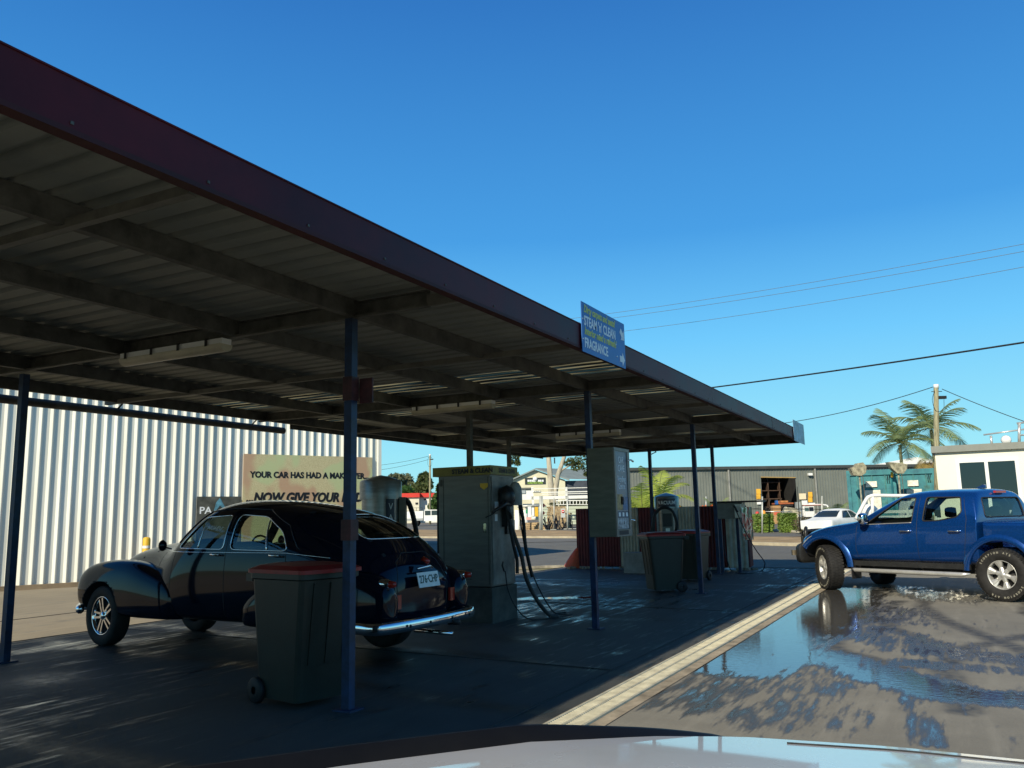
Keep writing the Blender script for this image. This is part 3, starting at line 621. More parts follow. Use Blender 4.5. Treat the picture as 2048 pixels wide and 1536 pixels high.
# ================================================================== wheelie bins
def make_bin(loc,rz,label,group):
    t=empty('wheelie_bin',loc,rz,label=label,cat='bin',group=group)
    # local: x front (lid opening side), hinge at -x
    b=MB()
    def ring(z,x0,x1,w_,r=.05):
        o=[]
        for cx_,cy_,a0 in ((x1-r,w_-r,0),(x0+r,w_-r,90),(x0+r,-w_+r,180),(x1-r,-w_+r,270)):
            for k in range(4):
                a=rad(a0+30*k);o.append((cx_+r*math.cos(a),cy_+r*math.sin(a),z))
        return o
    rings=[ring(.05,-.25,.27,.235),ring(.30,-.27,.29,.245),ring(.95,-.32,.36,.27),ring(.96,-.335,.375,.285),ring(1.0,-.335,.375,.285)]
    vs=[p for r_ in rings for p in r_];n=16;fs=[(i*n+k,i*n+(k+1)%n,(i+1)*n+(k+1)%n,(i+1)*n+k) for i in range(4) for k in range(n)]+[tuple(range(n-1,-1,-1))]
    b.add(vs,fs,False);b.build('bin_body',MT['bingreen'],t)
    b=MB();b.tube([(-.42,-.22,.97),(-.42,.22,.97)],.018,8);b.box(-.42,-.33,-.25,-.20,.93,.99);b.box(-.42,-.33,.20,.25,.93,.99);b.box(-.42,-.33,-.02,.02,.95,.985);b.build('handle',MT['bingreen'],t)
    b=MB();L=[ring(1.001,-.36,.40,.30,.06),ring(1.03,-.36,.40,.30,.06),ring(1.06,-.30,.34,.25,.08),ring(1.075,-.2,.2,.17,.08)]
    L[1]=[(x,y,z) for x,y,z in L[1]]
    vs=[p for r_ in L for p in r_];fs=[(i*n+k,i*n+(k+1)%n,(i+1)*n+(k+1)%n,(i+1)*n+k) for i in range(3) for k in range(n)]+[tuple(3*n+k for k in range(n)),tuple(range(n-1,-1,-1))]
    b.add(vs,fs,False);b.build('lid',MT['binred'],t)
    for s in(-1,1):
        b=MB();b.T=Matrix.Translation((-.24,s*.25,.10));b.lathe([(.03,-.025),(.09,-.025),(.10,-.015),(.10,.015),(.09,.025),(.03,.025)],20,'y');b.build('wheel',MT['black'],t)
    MB().tube([(-.24,-.25,.1),(-.24,.25,.1)],.011,8).build('axle',MT['black'],t)
    b=MB()
    for y in(-.16,0,.16): b.bar((.292,y,.32),(.362,y,.93),.012,.012)
    b.build('stiffening_rib',MT['bingreen'],t)
    return t
gbin='red lidded wheelie bins under the canopy'
make_bin((5.33,4.72,gz(5.3,4.8)),rad(-102),'dark green red-lidded wheelie bin in front of the vintage sedan, nearest to the camera',gbin)
make_bin((15.15,4.87,gz(15,4.9)),rad(128),'red-lidded wheelie bin beside the third blue post, in front of the coin vacuum',gbin)
make_bin((18.05,5.15,gz(18,5.2)),rad(170),'red-lidded wheelie bin half hidden behind the third blue post near the fence',gbin)
# ================================================================== corrugated fence
fc=empty('corrugated_fence',(21.75,4.75,0),label='low corrugated steel fence in maroon and cream panels at the slab end',cat='fence')
cr=mat('weathered cream sheet',(.50,.47,.36),.5,0,.2,3);mr_=mat('maroon sheet',(.16,.022,.025),.5,0,.2,3)
def corr(name,mt,p0,p1,z0,z1,amp=.02,per=.085):
    p0=np.array(p0);p1=np.array(p1);L_=np.linalg.norm(p1-p0);d=(p1-p0)/L_;n_=np.array([-d[1],d[0]]);k=int(L_/per*8);vs=[]
    for z in(z0,z1):
        for i in range(k+1):
            q=p0+d*L_*i/k+n_*amp*math.sin(i*math.pi/4); vs.append((q[0],q[1],z))
    b=MB();b.add(vs,[(i,i+1,k+2+i,k+1+i) for i in range(k)],True);return b.build(name,mt,fc,fix=False)
ys=[4.70,4.28,3.42,2.88,2.05,1.25,.55,.25,.0]
cols=[mr_,mr_,cr,mr_,cr,mr_,cr,mr_]
for i in range(8): corr('fence_panel',cols[i],(0,ys[i]),(0,ys[i+1]),.06,1.62-.003*i,)
corr('fence_panel',cr,(-.12,.52),(-.14,-.0),.06,1.58,.012,.12)
corr('fence_panel',mr_,(0,0),(.9,.12),.06,1.56)
b=MB()
for y in(0.05,1.6,3.1,4.6): b.box(.03,.08,y,y+.05,0,1.6)
b.box(.03,.07,0,4.7,1.3,1.35);b.box(.03,.07,0,4.7,.4,.45);b.build('fence_frame',MT['beam'],fc)
rk=MB();random.seed(3)
for i in range(60):
    x=21.35+random.random()*.6;y=4.6+random.random()*5.2;s=.03+random.random()*.05
    rk.T=Matrix.Translation((x,y,gz(x,y)+s*.3))@Matrix.Rotation(random.random()*6,4,'Z')@Matrix.Diagonal((s,s*.8,s*.6,1))
    rk.add([(-1,-1,-1),(1,-.8,-1),(.9,1,-1),(-1,.9,-1),(-.6,-.7,.8),(.7,-.5,1),(.5,.7,.7),(-.7,.6,1)],[(3,2,1,0),(4,5,6,7),(0,1,5,4),(1,2,6,5),(2,3,7,6),(3,0,4,7)],False)
o=rk.build('gravel',mat('pale gravel',(.36,.28,.19),.9,0,.3,9));tag(o,'loose stones along the foot of the striped fence','gravel',None,'stuff')
b=MB();b.T=Matrix.Translation((21.8,9.62,0))@Matrix.Rotation(rad(18),4,'X')
b.lathe([(.24,.0),(.22,.1),(.16,.3),(.07,.52),(.02,.6)],16);o=b.build('orange_marker',MT['orange']);tag(o,'crumpled orange plastic marker leaning at the fence end','marker')
# ================================================================== mat washer unit with poster and looped hose
mw=empty('mat_cleaning_unit',(20.6,4.75,gz(20.6,4.7)),label='post mounted metal wash unit with colourful shiny panel at the fence end',cat='wash unit')
b=MB();b.box(0,.35,-.15,.50,1.28,1.66);b.build('unit_box',mat('grey unit box',(.20,.21,.19),.5,.3,.15,5),mw)
b=MB();b.box(-.1,.5,-.62,.6,1.665,1.70);b.build('hood',MT['black'],mw)
for y in(.38,): 
    b=MB();b.box(.02,.09,y,y+.07,0,1.28);b.build('leg',MT['bluepaint'],mw)
b=MB();b.box(.10,.17,-.02,.05,0,1.28);b.build('leg',MT['bluepaint'],mw)
def posterm():
    m=mat('shiny printed panel',(.45,.42,.33),.18,.6,.3,7);t=m.node_tree;b=t.nodes['Principled BSDF'];N=t.nodes.new;L=t.links.new
    tc=N('ShaderNodeTexCoord');n=N('ShaderNodeTexNoise');n.inputs['Scale'].default_value=3.2;n.inputs['Distortion'].default_value=1.2;L(tc.outputs['Object'],n.inputs[0]);r=N('ShaderNodeValToRGB');e=r.color_ramp.elements
    e[0].position=.3;e[0].color=(.05,.09,.06,1);e[1].position=.75;e[1].color=(.5,.48,.25,1)
    for p,c in((.42,(.30,.32,.30,1)),(.50,(.45,.08,.07,1)),(.56,(.75,.75,.72,1)),(.64,(.12,.25,.13,1))):
        q=e.new(p);q.color=c
    L(n.outputs[0],r.inputs[0]);L(r.outputs[0],b.inputs['Base Color']);return m
b=MB();n=8;P=[(-.12+.03*math.sin(i*2.1),-.40+.24*i/n) for i in range(n+1)]
vs=[(x,y,z) for z in(.78,1.2,1.55) for x,y in P];b.add(vs,[(j*9+i,j*9+i+1,j*9+10+i,j*9+9+i) for j in range(2) for i in range(8)],True);b.build('shiny_panel',posterm(),mw,fix=False)
box('switch_box',MT['alloy'],mw,-.06,0,-.14,.02,1.3,1.62)
hz=empty('looped_hose',(20.45,4.35,gz(20.5,4.4)),label='thin black hose looping from the wash unit down across the slab',cat='hose')
def hp(u,v,x): p=onx(u,v,x);return (p[0]-20.45,p[1]-4.35,p[2]-gz(20.5,4.4))
hpts=[hp(1470,1018,20.4),hp(1476,1030,20.35),hp(1492,1066,20.2),hp(1512,1100,20.1),hp(1528,1122,20.0),hp(1529,1132,19.95)]
for (u,v) in [(1524,1141),(1505,1146),(1480,1147),(1463,1141)]:
    p=onz(u,v,gz(19.5,4.5)+.012);hpts.append((p[0]-20.45,p[1]-4.35,.012))
hpts+=[hp(1455,1123,20.1),hp(1449,1100,20.3),hp(1448,1072,20.5)]
MB().tube(spline(hpts,8),.011,8).build('hose_tube',MT['black'],hz)
MB().tube([hp(1468,1012,20.4),hp(1476,1024,20.35)],[.025,.02],8).build('spray_handle',MT['blackplastic'],hz)
# ================================================================== car tools
def cage(stations,sub=3,close=True):
    "stations: list of (x,[(y,z)...]) half sections bottom centre to top centre -> smooth closed mesh"
    vs=[];n=len(stations[0][1]);R=2*n-2
    for x,h in stations:
        for y,z in h: vs.append((x,y,z))
        for y,z in h[-2:0:-1]: vs.append((x,-y,z))
    fs=[]
    for i in range(len(stations)-1):
        for k in range(R): fs.append((i*R+k,i*R+(k+1)%R,(i+1)*R+(k+1)%R,(i+1)*R+k))
    for base,flip in ((0,0),((len(stations)-1)*R,1)):
        # end cap as quads between the two halves
        for k in range(n-1):
            a=base+k;b_=base+k+1;c=base+(R-k-1)%R if k+1<n-1 else base+k+1;d=base+(R-k)%R
            q=[a,b_,c,d]; q=[v for i,v in enumerate(q) if v not in q[:i]]
            if len(q)>2: fs.append(tuple(q if flip else q[::-1]))
    me=bpy.data.meshes.new('cage');me.from_pydata(vs,[],fs);me.update()
    bm=bmesh.new();bm.from_mesh(me);bmesh.ops.recalc_face_normals(bm,faces=bm.faces);bm.to_mesh(me);bm.free()
    me.polygons.foreach_set('use_smooth',[True]*len(me.polygons))
    return evald(me,[('SUBSURF',dict(levels=sub,render_levels=sub))])
def cutters(me,cuts):
    return evald(me,[('BOOLEAN',dict(operation='DIFFERENCE',solver='EXACT',object=c)) for c in cuts]) if cuts else me
def bvh(me):
    bm=bmesh.new();bm.from_mesh(me);t=BVHTree.FromBMesh(bm);bm.free();return t
def roundpoly(P,r,n=4):
    out=[];N=len(P)
    for i in range(N):
        a=Vector(P[i-1]);b_=Vector(P[i]);c=Vector(P[(i+1)%N]);rr=min(r,(a-b_).length*.45,(c-b_).length*.45)
        s=b_+(a-b_).normalized()*rr;e=b_+(c-b_).normalized()*rr
        for k in range(n+1):
            t=k/n;out.append(tuple(s*(1-t)**2+b_*2*t*(1-t)+e*t*t))
    return out
def patch(name,poly,tree,mt,parent,axis='y',side=1,off=.0,cuts=3,thick=0,holes=None):
    "flat polygon thrown onto the body along an axis; stands off by off"
    bm=bmesh.new();vs=[bm.verts.new((a,0,c) if axis=='y' else (0,a,c)) for a,c in poly];f=bm.faces.new(vs)
    bmesh.ops.triangulate(bm,faces=bm.faces)
    for _ in range(cuts):
        es=[e for e in bm.edges if e.calc_length()>.07]
        if es: bmesh.ops.subdivide_edges(bm,edges=es,cuts=1,use_grid_fill=False); bmesh.ops.triangulate(bm,faces=bm.faces)
    for v in bm.verts:
        if axis=='y': o=Vector((v.co.x,side*3,v.co.z));d=Vector((0,-side,0))
        else: o=Vector((side*8,v.co.y,v.co.z));d=Vector((-side,0,0))
        h=tree.ray_cast(o,d)
        if h[0] is None: h=tree.find_nearest(Vector((v.co.x,side*.7,v.co.z)) if axis=='y' else Vector((side*2,v.co.y,v.co.z)))
        nrm=h[1]; nrm=nrm if nrm.dot(d)<0 else -nrm
        v.co=h[0]+nrm*off
    bmesh.ops.recalc_face_normals(bm,faces=bm.faces)
    me=bpy.data.meshes.new(name);bm.to_mesh(me);bm.free()
    for p in me.polygons:p.use_smooth=True
    me.materials.append(mt);o=bpy.data.objects.new(name,me);C.objects.link(o);o.parent=parent;return o
def line_on(name,pts,tree,mt,parent,r=.006,side=1,off=.0,axis='y',n=6,closed=False):
    P=[]
    pp=list(pts)+([pts[0]] if closed else [])
    for a,c in zip(pp,pp[1:]):
        L=math.hypot(c[0]-a[0],c[1]-a[1]);k=max(1,int(L/.04));P+=[(a[0]+(c[0]-a[0])*i/k,a[1]+(c[1]-a[1])*i/k) for i in range(k)]
    if not closed:P.append(pts[-1])
    Q=[]
    for a,c in P:
        o,d=(Vector((a,side*3,c)),Vector((0,-side,0))) if axis=='y' else (Vector((side*8,a,c)),Vector((-side,0,0)))
        h=tree.ray_cast(o,d)
        if h[0] is None: continue
        nn=h[1] if h[1].dot(d)<0 else -h[1]; Q.append(h[0]+nn*off)
    if len(Q)<2: return None
    return MB().tube(Q,r,n,closed=closed).build(name,mt,parent)
def extr(poly,axis,a,b_):
    m=MB()
    if axis=='y': m.prism(poly,a,b_,'xz')
    elif axis=='x': m.prism(poly,a,b_,'yz')
    me=m.mesh();bm=bmesh.new();bm.from_mesh(me);bmesh.ops.recalc_face_normals(bm,faces=bm.faces);bm.to_mesh(me);bm.free();return me
def cylm(x,z,r,y0,y1,n=40):
    return extr([(x+r*math.cos(2*math.pi*i/n),z+r*math.sin(2*math.pi*i/n)) for i in range(n)],'y',y0,y1)
def dark_inside(me,paint,dark,test):
    me.materials.clear();me.materials.append(paint);me.materials.append(dark)
    for p in me.polygons:
        p.material_index=1 if test(p.center,p.normal) else 0
def finish(name,me,parent,sharp=35):
    bm=bmesh.new();bm.from_mesh(me)
    for e in bm.edges:
        if len(e.link_faces)==2: e.smooth=e.calc_face_angle(0)<rad(sharp)
        else: e.smooth=False
    for f in bm.faces:f.smooth=True
    bm.to_mesh(me);bm.free();o=bpy.data.objects.new(name,me);C.objects.link(o);o.parent=parent;return o
def wheel(parent,x,y,z,R,wd,rimR,side,steer=0,style='spoke6',mt=None,letters=False,detail=True):
    "wheel > tyre, rim. axis y; outer face toward side"
    T=Matrix.Translation((x,y,z))@Matrix.Rotation(steer,4,'Z')
    hub=MB();hub.lathe([(0,-.03),(rimR*.9,-.03),(rimR*.9,.0),(0,.0)],24,'y')
    h=hub.build('wheel',MT['black'],parent);h.matrix_local=T
    b=MB();w2=wd/2
    b.lathe([(rimR*.97,-w2*.78),(rimR*1.03,-w2*.93),(R*.80,-w2*1.0),(R*.95,-w2*.92),(R*.985,-w2*.72),(R*.985,w2*.72),(R*.95,w2*.92),(R*.80,w2),(rimR*1.03,w2*.93),(rimR*.97,w2*.78)],56,'y')
    if detail:
        N=44
        for k in range(N):
            for j,(y0,y1) in enumerate(((-.98,-.62),(-.55,-.18),(-.12,.25),(.3,.62),(.66,.98))):
                a0=2*math.pi*(k+(.5 if j%2 else 0))/N;a1=a0+2*math.pi/N*.66;ri=R*.95 if j in(0,4) else R*.98;ro=R*(.985 if j in(0,4) else 1.0)
                vs=[(r*math.cos(a),yy*w2,r*math.sin(a)) for r in(ri,ro) for yy in(y0,y1) for a in(a0,a1)]
                b.add(vs,[(0,1,3,2),(4,6,7,5),(0,4,5,1),(2,3,7,6),(0,2,6,4),(1,5,7,3)],False)
    b.build('tyre',MT['tyre'],h)
    b=MB();s=side
    b.lathe([(rimR,s*w2*.80),(rimR*.985,s*w2*.86),(rimR*.93,s*w2*.80),(rimR*.90,s*w2*.30),(rimR*.88,-s*w2*.5)],48,'y')
    if style=='spoke6':
        for k in range(6):
            a=2*math.pi*k/6+.3
            ca,sa=math.cos(a),math.sin(a)
            def q(r,t,yy): return (r*ca-t*sa,yy*s,r*sa+t*ca)
            r0,r1=rimR*.16,rimR*.93;yo,yi=w2*.66,w2*.80
            vs=[];
            for r,t,yy in ((r0,.040,w2*.62),(rimR*.5,.026,w2*.56),(r1,.062,w2*.76)):
                vs+=[q(r,-t,yy-.035),q(r,-t,yy),q(r,-t*.35,yy+.012),q(r,t*.35,yy+.012),q(r,t,yy),q(r,t,yy-.035)]
            b.add(vs,[(i*6+j,i*6+(j+1)%6,(i+1)*6+(j+1)%6,(i+1)*6+j) for i in range(2) for j in range(6)],False)
        b.lathe([(0,s*w2*.78),(rimR*.17,s*w2*.76),(rimR*.21,s*w2*.62),(rimR*.24,s*w2*.4)],24,'y')
    else:
        for k in range(5):
            a=2*math.pi*k/5
            for dt in (-.02,.02):
                ca,sa=math.cos(a),math.sin(a)
                r0,r1=rimR*.2,rimR*.9
                A=(r0*ca-dt*sa,s*w2*.5,r0*sa+dt*ca);B=(r1*ca-dt*1.6*sa,s*w2*.55,r1*sa+dt*1.6*ca);b.bar(A,B,.022,.03,(0,1,0))
        b.lathe([(0,s*w2*.85),(rimR*.16,s*w2*.84),(rimR*.2,s*w2*.62),(rimR*.26,s*w2*.4)],24,'y')
    b.build('rim',mt or MT['alloy'],h,auto=1)
    if letters:
        word='SCORPION  ATR  '
        tt=MB();lm=mat('raised white tyre lettering',(.27,.255,.20),.6,0,.1,9) if 'ltr' not in MT else MT['ltr'];MT['ltr']=lm
        for rep in (0,math.pi):
            for i,ch in enumerate('SCORPION ATR'):
                if ch==' ':continue
                a=rep+rad(150)-i*rad(8);rr=R*.80
                o=text('lettering',ch,lm,h,.042,(rr*math.cos(a)*(-s),s*(w2*.985+.001),rr*math.sin(a)),(math.pi/2,0,math.pi if s>0 else 0),.002,.002,0,.9,'CENTER')
                o.rotation_euler=(Matrix.Rotation(math.pi if s>0 else 0,4,'Z')@Matrix.Rotation(-(a-math.pi/2),4,'Y')@Matrix.Rotation(math.pi/2,4,'X')).to_euler()
    return h
def mirror_h(P): return [(x,h) for x,h in P]
# ================================================================== vintage sedan
navy=mat('deep navy car paint',(.003,.005,.012),.06,0,0,coat=0,spec=.38)
fj=empty('vintage_sedan',(7.16,4.76,.03+gz(7,6)*.6),rad(88),label='black rounded 1950s sedan with chrome bumper parked under the canopy',cat='car')
fj.rotation_euler=(rad(0),rad(-.55),rad(88.5))
fj.location.z=.045;fj.location.x=7.11;fj.scale=(1,.925,1)
st=[(-.02,[(0,.45),(.42,.45),(.56,.50),(.60,.62),(.50,.72),(.25,.78),(0,.80)]),
    (.06,[(0,.40),(.50,.40),(.66,.46),(.72,.68),(.66,.88),(.38,.98),(0,1.01)]),
    (.30,[(0,.36),(.60,.36),(.74,.44),(.79,.76),(.72,1.06),(.46,1.21),(0,1.25)]),
    (.62,[(0,.34),(.64,.34),(.77,.44),(.81,.82),(.75,1.14),(.55,1.41),(0,1.46)]),
    (1.0,[(0,.33),(.66,.33),(.78,.44),(.81,.85),(.775,1.15),(.62,1.50),(0,1.575)]),
    (1.5,[(0,.33),(.68,.33),(.79,.44),(.81,.85),(.78,1.15),(.64,1.55),(0,1.635)]),
    (2.0,[(0,.33),(.68,.33),(.79,.44),(.81,.85),(.78,1.15),(.64,1.565),(0,1.65)]),
    (2.35,[(0,.33),(.68,.33),(.79,.44),(.81,.85),(.775,1.13),(.61,1.53),(0,1.62)]),
    (2.62,[(0,.33),(.68,.33),(.79,.44),(.80,.85),(.75,1.10),(.61,1.31),(0,1.43)]),
    (2.80,[(0,.33),(.68,.33),(.77,.44),(.78,.84),(.66,1.05),(.52,1.12),(0,1.20)]),
    (3.05,[(0,.33),(.62,.33),(.68,.44),(.68,.82),(.56,1.03),(.38,1.13),(0,1.18)]),
    (3.5,[(0,.36),(.52,.36),(.56,.46),(.56,.82),(.50,1.00),(.34,1.11),(0,1.155)]),
    (3.9,[(0,.40),(.42,.40),(.46,.48),(.46,.78),(.42,.95),(.30,1.05),(0,1.10)]),
    (4.16,[(0,.45),(.36,.45),(.40,.52),(.39,.72),(.36,.88),(.25,.97),(0,1.02)]),
    (4.24,[(0,.52),(.26,.52),(.30,.55),(.30,.70),(.27,.82),(.18,.88),(0,.91)])]
fjm=cage(st,3);fjt=bvh(fjm)
sti=[(.75,[(0,.55),(.55,.55),(.66,.62),(.70,.8),(.66,1.10),(.46,1.30),(0,1.35)]),(1.05,[(0,.5),(.6,.5),(.70,.6),(.74,.85),(.70,1.12),(.52,1.42),(0,1.50)]),
     (1.5,[(0,.5),(.6,.5),(.72,.6),(.755,.85),(.71,1.12),(.56,1.49),(0,1.575)]),(2.0,[(0,.5),(.6,.5),(.72,.6),(.755,.85),(.71,1.12),(.56,1.51),(0,1.59)]),
     (2.33,[(0,.5),(.6,.5),(.72,.6),(.75,.85),(.70,1.10),(.52,1.44),(0,1.52)]),(2.58,[(0,.5),(.6,.5),(.72,.6),(.74,.85),(.68,1.06),(.54,1.22),(0,1.34)]),(2.66,[(0,.55),(.6,.55),(.7,.62),(.7,.85),(.62,1.03),(.5,1.12),(0,1.2)])]
fin=cage(sti,2)
winF=roundpoly([(2.58,1.105),(2.28,1.43),(1.86,1.45),(1.86,1.10)],.05);winF[0]
winR=roundpoly([(1.76,1.10),(1.76,1.455),(1.36,1.43),(1.08,1.28),(.98,1.09)],.07)
rearw=roundpoly([(-.50,1.20),(-.44,1.38),(-.2,1.44),(.2,1.44),(.44,1.38),(.50,1.20)],.07)
wsc=roundpoly([(-.69,1.14),(-.56,1.48),(.56,1.48),(.69,1.14)],.06)
WX=(.84,3.92);WR=.335
cuts=[fin,extr(winF,'y',-2,2),extr(winR,'y',-2,2),extr(rearw,'x',-.5,1.1),extr(wsc,'x',2.1,2.86)]
for x in WX:
    for s in(-1,1): cuts.append(cylm(x,.36,.37,s*.45,s*1.2) if s>0 else cylm(x,.36,.37,-1.2,-.45))
fb=cutters(fjm,cuts)
def fjdark(c,n):
    for x in WX:
        if abs(c.y)>.4 and abs(math.hypot(c.x-x,c.z-.36)-.37)<.01: return True
        if abs(abs(c.y)-.45)<.003: return True
    # inner skin points toward cabin centre
    if .7<c.x<2.75 and c.z>.5:
        to=Vector((c.x-(1.7),c.y,c.z-1.0)); return n.dot(Vector((0.3*(c.x-1.7),c.y,(c.z-1.05))))<-.02
    return False
dark_inside(fb,navy,MT['interior'],fjdark)
body=finish('body',fb,fj)
# pontoon wings
def fender(stn,sgn,wx):
    me=cage([(x,[(0,zb),(hw*.8,zb),(hw,zb+.10),(hw,(zb+zt)/2+.05),(hw*.78,zt-.05),(hw*.4,zt),(0,zt)]) for x,yc,hw,zb,zt in stn],3)
    xs=[q[0] for q in stn]
    for v in me.vertices:
        x=min(max(v.co.x,xs[0]),xs[-1]);yc=np.interp(x,xs,[q[1] for q in stn]);v.co.y=v.co.y+sgn*yc
    return cutters(me,[cylm(wx,.36,.37,.3,1.3) if sgn>0 else cylm(wx,.36,.37,-1.3,-.3)])
ff=[(2.55,.66,.14,.35,.70),(2.75,.66,.17,.34,.80),(3.0,.65,.195,.34,.875),(3.3,.64,.215,.34,.95),(3.6,.63,.22,.35,.965),(3.9,.62,.225,.36,.965),(4.24,.61,.21,.40,.92),(4.42,.60,.18,.43,.84),(4.46,.59,.12,.50,.76)]
rf=[(-.10,.66,.08,.50,.70),(-.07,.66,.13,.44,.80),(.1,.66,.17,.38,.90),(.4,.665,.185,.34,.93),(.8,.665,.19,.33,.93),(1.15,.665,.18,.33,.86),(1.45,.665,.15,.33,.72),(1.6,.66,.12,.34,.55)]
for s in(-1,1):
    for nm,S,wx in(('front_wing',ff,WX[1]),('rear_wing',rf,WX[0])):
        m=fender(S,s,wx);dark_inside(m,navy,MT['interior'],lambda c,n,wx=wx:abs(math.hypot(c.x-wx,c.z-.36)-.37)<.008);finish(nm,m,fj)
for s in(-1,1):
    line_on('window_trim',winF,fjt,MT['chrome'],fj,.006,s,.001,closed=True);line_on('window_trim',winR,fjt,MT['chrome'],fj,.006,s,.001,closed=True)
    patch('side_window',winF,fjt,MT['glassclear'],fj,'y',s,-.012);patch('side_window',winR,fjt,MT['glassclear'],fj,'y',s,-.012)
    line_on('vent_pillar',[(2.26,1.10),(2.24,1.43)],fjt,MT['chrome'],fj,.007,s,-.008);line_on('quarter_pillar',[(1.25,1.09),(1.32,1.42)],fjt,MT['chrome'],fj,.010,s,-.006)
    line_on('belt_trim',[(2.95,1.065),(1.0,1.072),(.55,1.03)],fjt,MT['chrome'],fj,.004,s,.001)
    for dg in ([(2.62,1.10),(2.66,.45)],[(1.81,1.44),(1.81,.42)],[(1.0,1.06),(.98,.95)],[(2.98,1.05),(2.98,.9)]): line_on('door_gap',dg,fjt,MT['black'],fj,.005,s,-.002)
    line_on('gutter_rail',[(2.62,1.16),(2.33,1.49),(1.9,1.52),(1.4,1.50),(1.03,1.34),(.86,1.10)],fjt,navy,fj,.009,s,.004)
    for x in (1.93,1.10):
        b=MB();y=.805*s;b.tube([(x+.055,y,1.045),(x+.05,y+.03*s,1.048),(x-.05,y+.03*s,1.048),(x-.055,y,1.045)],.010,8);b.build('door_handle',MT['chrome'],fj)
    wheel(fj,WX[1],s*.70,.345,.335,.20,.215,s,rad(-7) if s>0 else rad(-7),'five',MT['chrome'],detail=False)
    wheel(fj,WX[0],s*.70,.345,.345,.23,.215,s,0,'five',MT['chrome'],detail=False)
    b=MB();b.T=Matrix.Translation((-.085,s*.70,.80));b.lathe([(0,-.07),(.025,-.06),(.032,-.02),(.035,0)],16,'x');b.build('tail_lamp',MT['red'],fj)
    b=MB();b.T=Matrix.Translation((-.05,s*.70,.80));b.lathe([(.036,-.035),(.045,-.02),(.05,.05),(.035,.16),(.0,.22)],16,'x');b.build('lamp_housing',MT['chrome'],fj)
    b=MB();b.box(-.045,-.02,s*.50-.048,s*.50+.048,.555,.685);b.build('reflector',MT['red'],fj)
    b=MB();b.tube([(4.42,s*.57,.66),(4.47,s*.57,.66)],[.09,.07],16);b.build('headlamp',MT['chrome'],fj)
    b=MB();b.tube([(2.62,s*.80,1.10),(2.60,s*.90,1.12)],.008,6);b.T=Matrix.Translation((2.60,s*.94,1.14))@Matrix.Diagonal((.03,.06,.06,1));b.lathe([(0,-1),(.7,-.7),(1,0),(.7,.7),(0,1)],14,'x');b.build('wing_mirror',navy,fj)
patch('rear_window',rearw,fjt,MT['glassdark'],fj,'x',-1,-.012);line_on('window_trim',rearw,fjt,MT['chrome'],fj,.007,-1,.001,axis='x',closed=True)
patch('windscreen',wsc,fjt,MT['glassclear'],fj,'x',1,-.012)
# boot: seam, plate, handle lamp, bumper
line_on('boot_seam',[(-.42,.50),(-.46,.75),(-.36,.98),(-.2,1.06),(.2,1.06),(.36,.98),(.46,.75),(.42,.50)],fjt,MT['black'],fj,.006,-1,-.002,axis='x')
pq=MB();pq.T=Matrix.Translation((-.085,.04,.80))@Matrix.Rotation(rad(14),4,'Y');pq.box(-.006,.0,-.19,.19,-.07,.075);npl=pq.build('number_plate',MT['white'],fj)
plm=mat('dark green plate lettering',(.01,.05,.03),.5,0,0)
o=text('lettering','276·CHP',plm,npl,.105,(-.085,.04,.80),(0,0,0),.001,.0015,0,.88,'CENTER');o.matrix_local=Matrix.Translation((-.085,.04,.80))@Matrix.Rotation(rad(14),4,'Y')@Matrix.Translation((-.008,0,-.028))@Matrix.Rotation(-math.pi/2,4,'Z')@Matrix.Rotation(math.pi/2,4,'X')@Matrix.Diagonal((.86,1,1,1))
MB().tube([(-.02,.04,1.0),(-.09,.04,.965)],[.03,.022],12).build('boot_lamp',MT['red'],fj)
MB().tube([(-.045,-.10,.91),(-.075,0,.93),(-.045,.18,.91)],.012,8).build('boot_handle',MT['chrome'],fj)
b=MB();bp=[(.18,.86,.41),(.02,.87,.41),(-.10,.80,.415),(-.17,.5,.42),(-.19,0,.42),(-.17,-.5,.42),(-.10,-.80,.415),(.02,-.87,.41),(.18,-.86,.41)]
q=spline(bp,10);vs=[];prf=[(0,-.055),(-.018,-.05),(-.03,-.02),(-.03,.02),(-.018,.05),(0,.055)]
for i,p in enumerate(q):
    d=(q[min(i+1,len(q)-1)]-q[max(i-1,0)]).normalized();nrm=Vector((d.y,-d.x,0))
    if nrm.x*1.0>0 and abs(p.y)<.7: nrm=-nrm
    for a_,z in prf: vs.append(p+nrm*(-a_)*(1 if True else 1)+Vector((0,0,z)))
b.add(vs,[(i*6+k,i*6+k+1,(i+1)*6+k+1,(i+1)*6+k) for i in range(len(q)-1) for k in range(5)],True);b.build('rear_bumper',MT['chrome'],fj)
for y in(-.55,-.2,.2,.55):
    b=MB();b.T=Matrix.Translation((-.215,y,.42));b.lathe([(0,-.012),(.014,-.008),(.016,0)],10,'x');b.build('bumper_bolt',MT['blackplastic'],fj)
MB().tube([(-.12,-.30,.36),(-.24,-.30,.37)],.03,10).build('tow_ball_cover',MT['black'],fj)
MB().tube([(.3,-.30,.26),(-.16,-.30,.25)],.022,10).build('exhaust_tip',MT['chrome'],fj)
b=MB();q=spline([(4.3,.80,.40),(4.50,.6,.41),(4.55,0,.41),(4.50,-.6,.41),(4.3,-.80,.40)],10);b.tube(q,.05,10);b.build('front_bumper',MT['chrome'],fj)
b=MB();b.box(1.30,1.62,-.60,.60,.6,1.08);b.box(2.02,2.3,-.55,.55,.55,.75);b.box(1.98,2.08,-.55,.55,.7,1.1);b.build('seats',MT['interior'],fj)
MB().tube([(2.38+.12*math.sin(a*math.pi/12)*.3,-.36+.17*math.cos(a*math.pi/12),1.06+.15*math.sin(a*math.pi/12)) for a in range(24)],.012,6,closed=True).build('steering_wheel',MT['black'],fj)
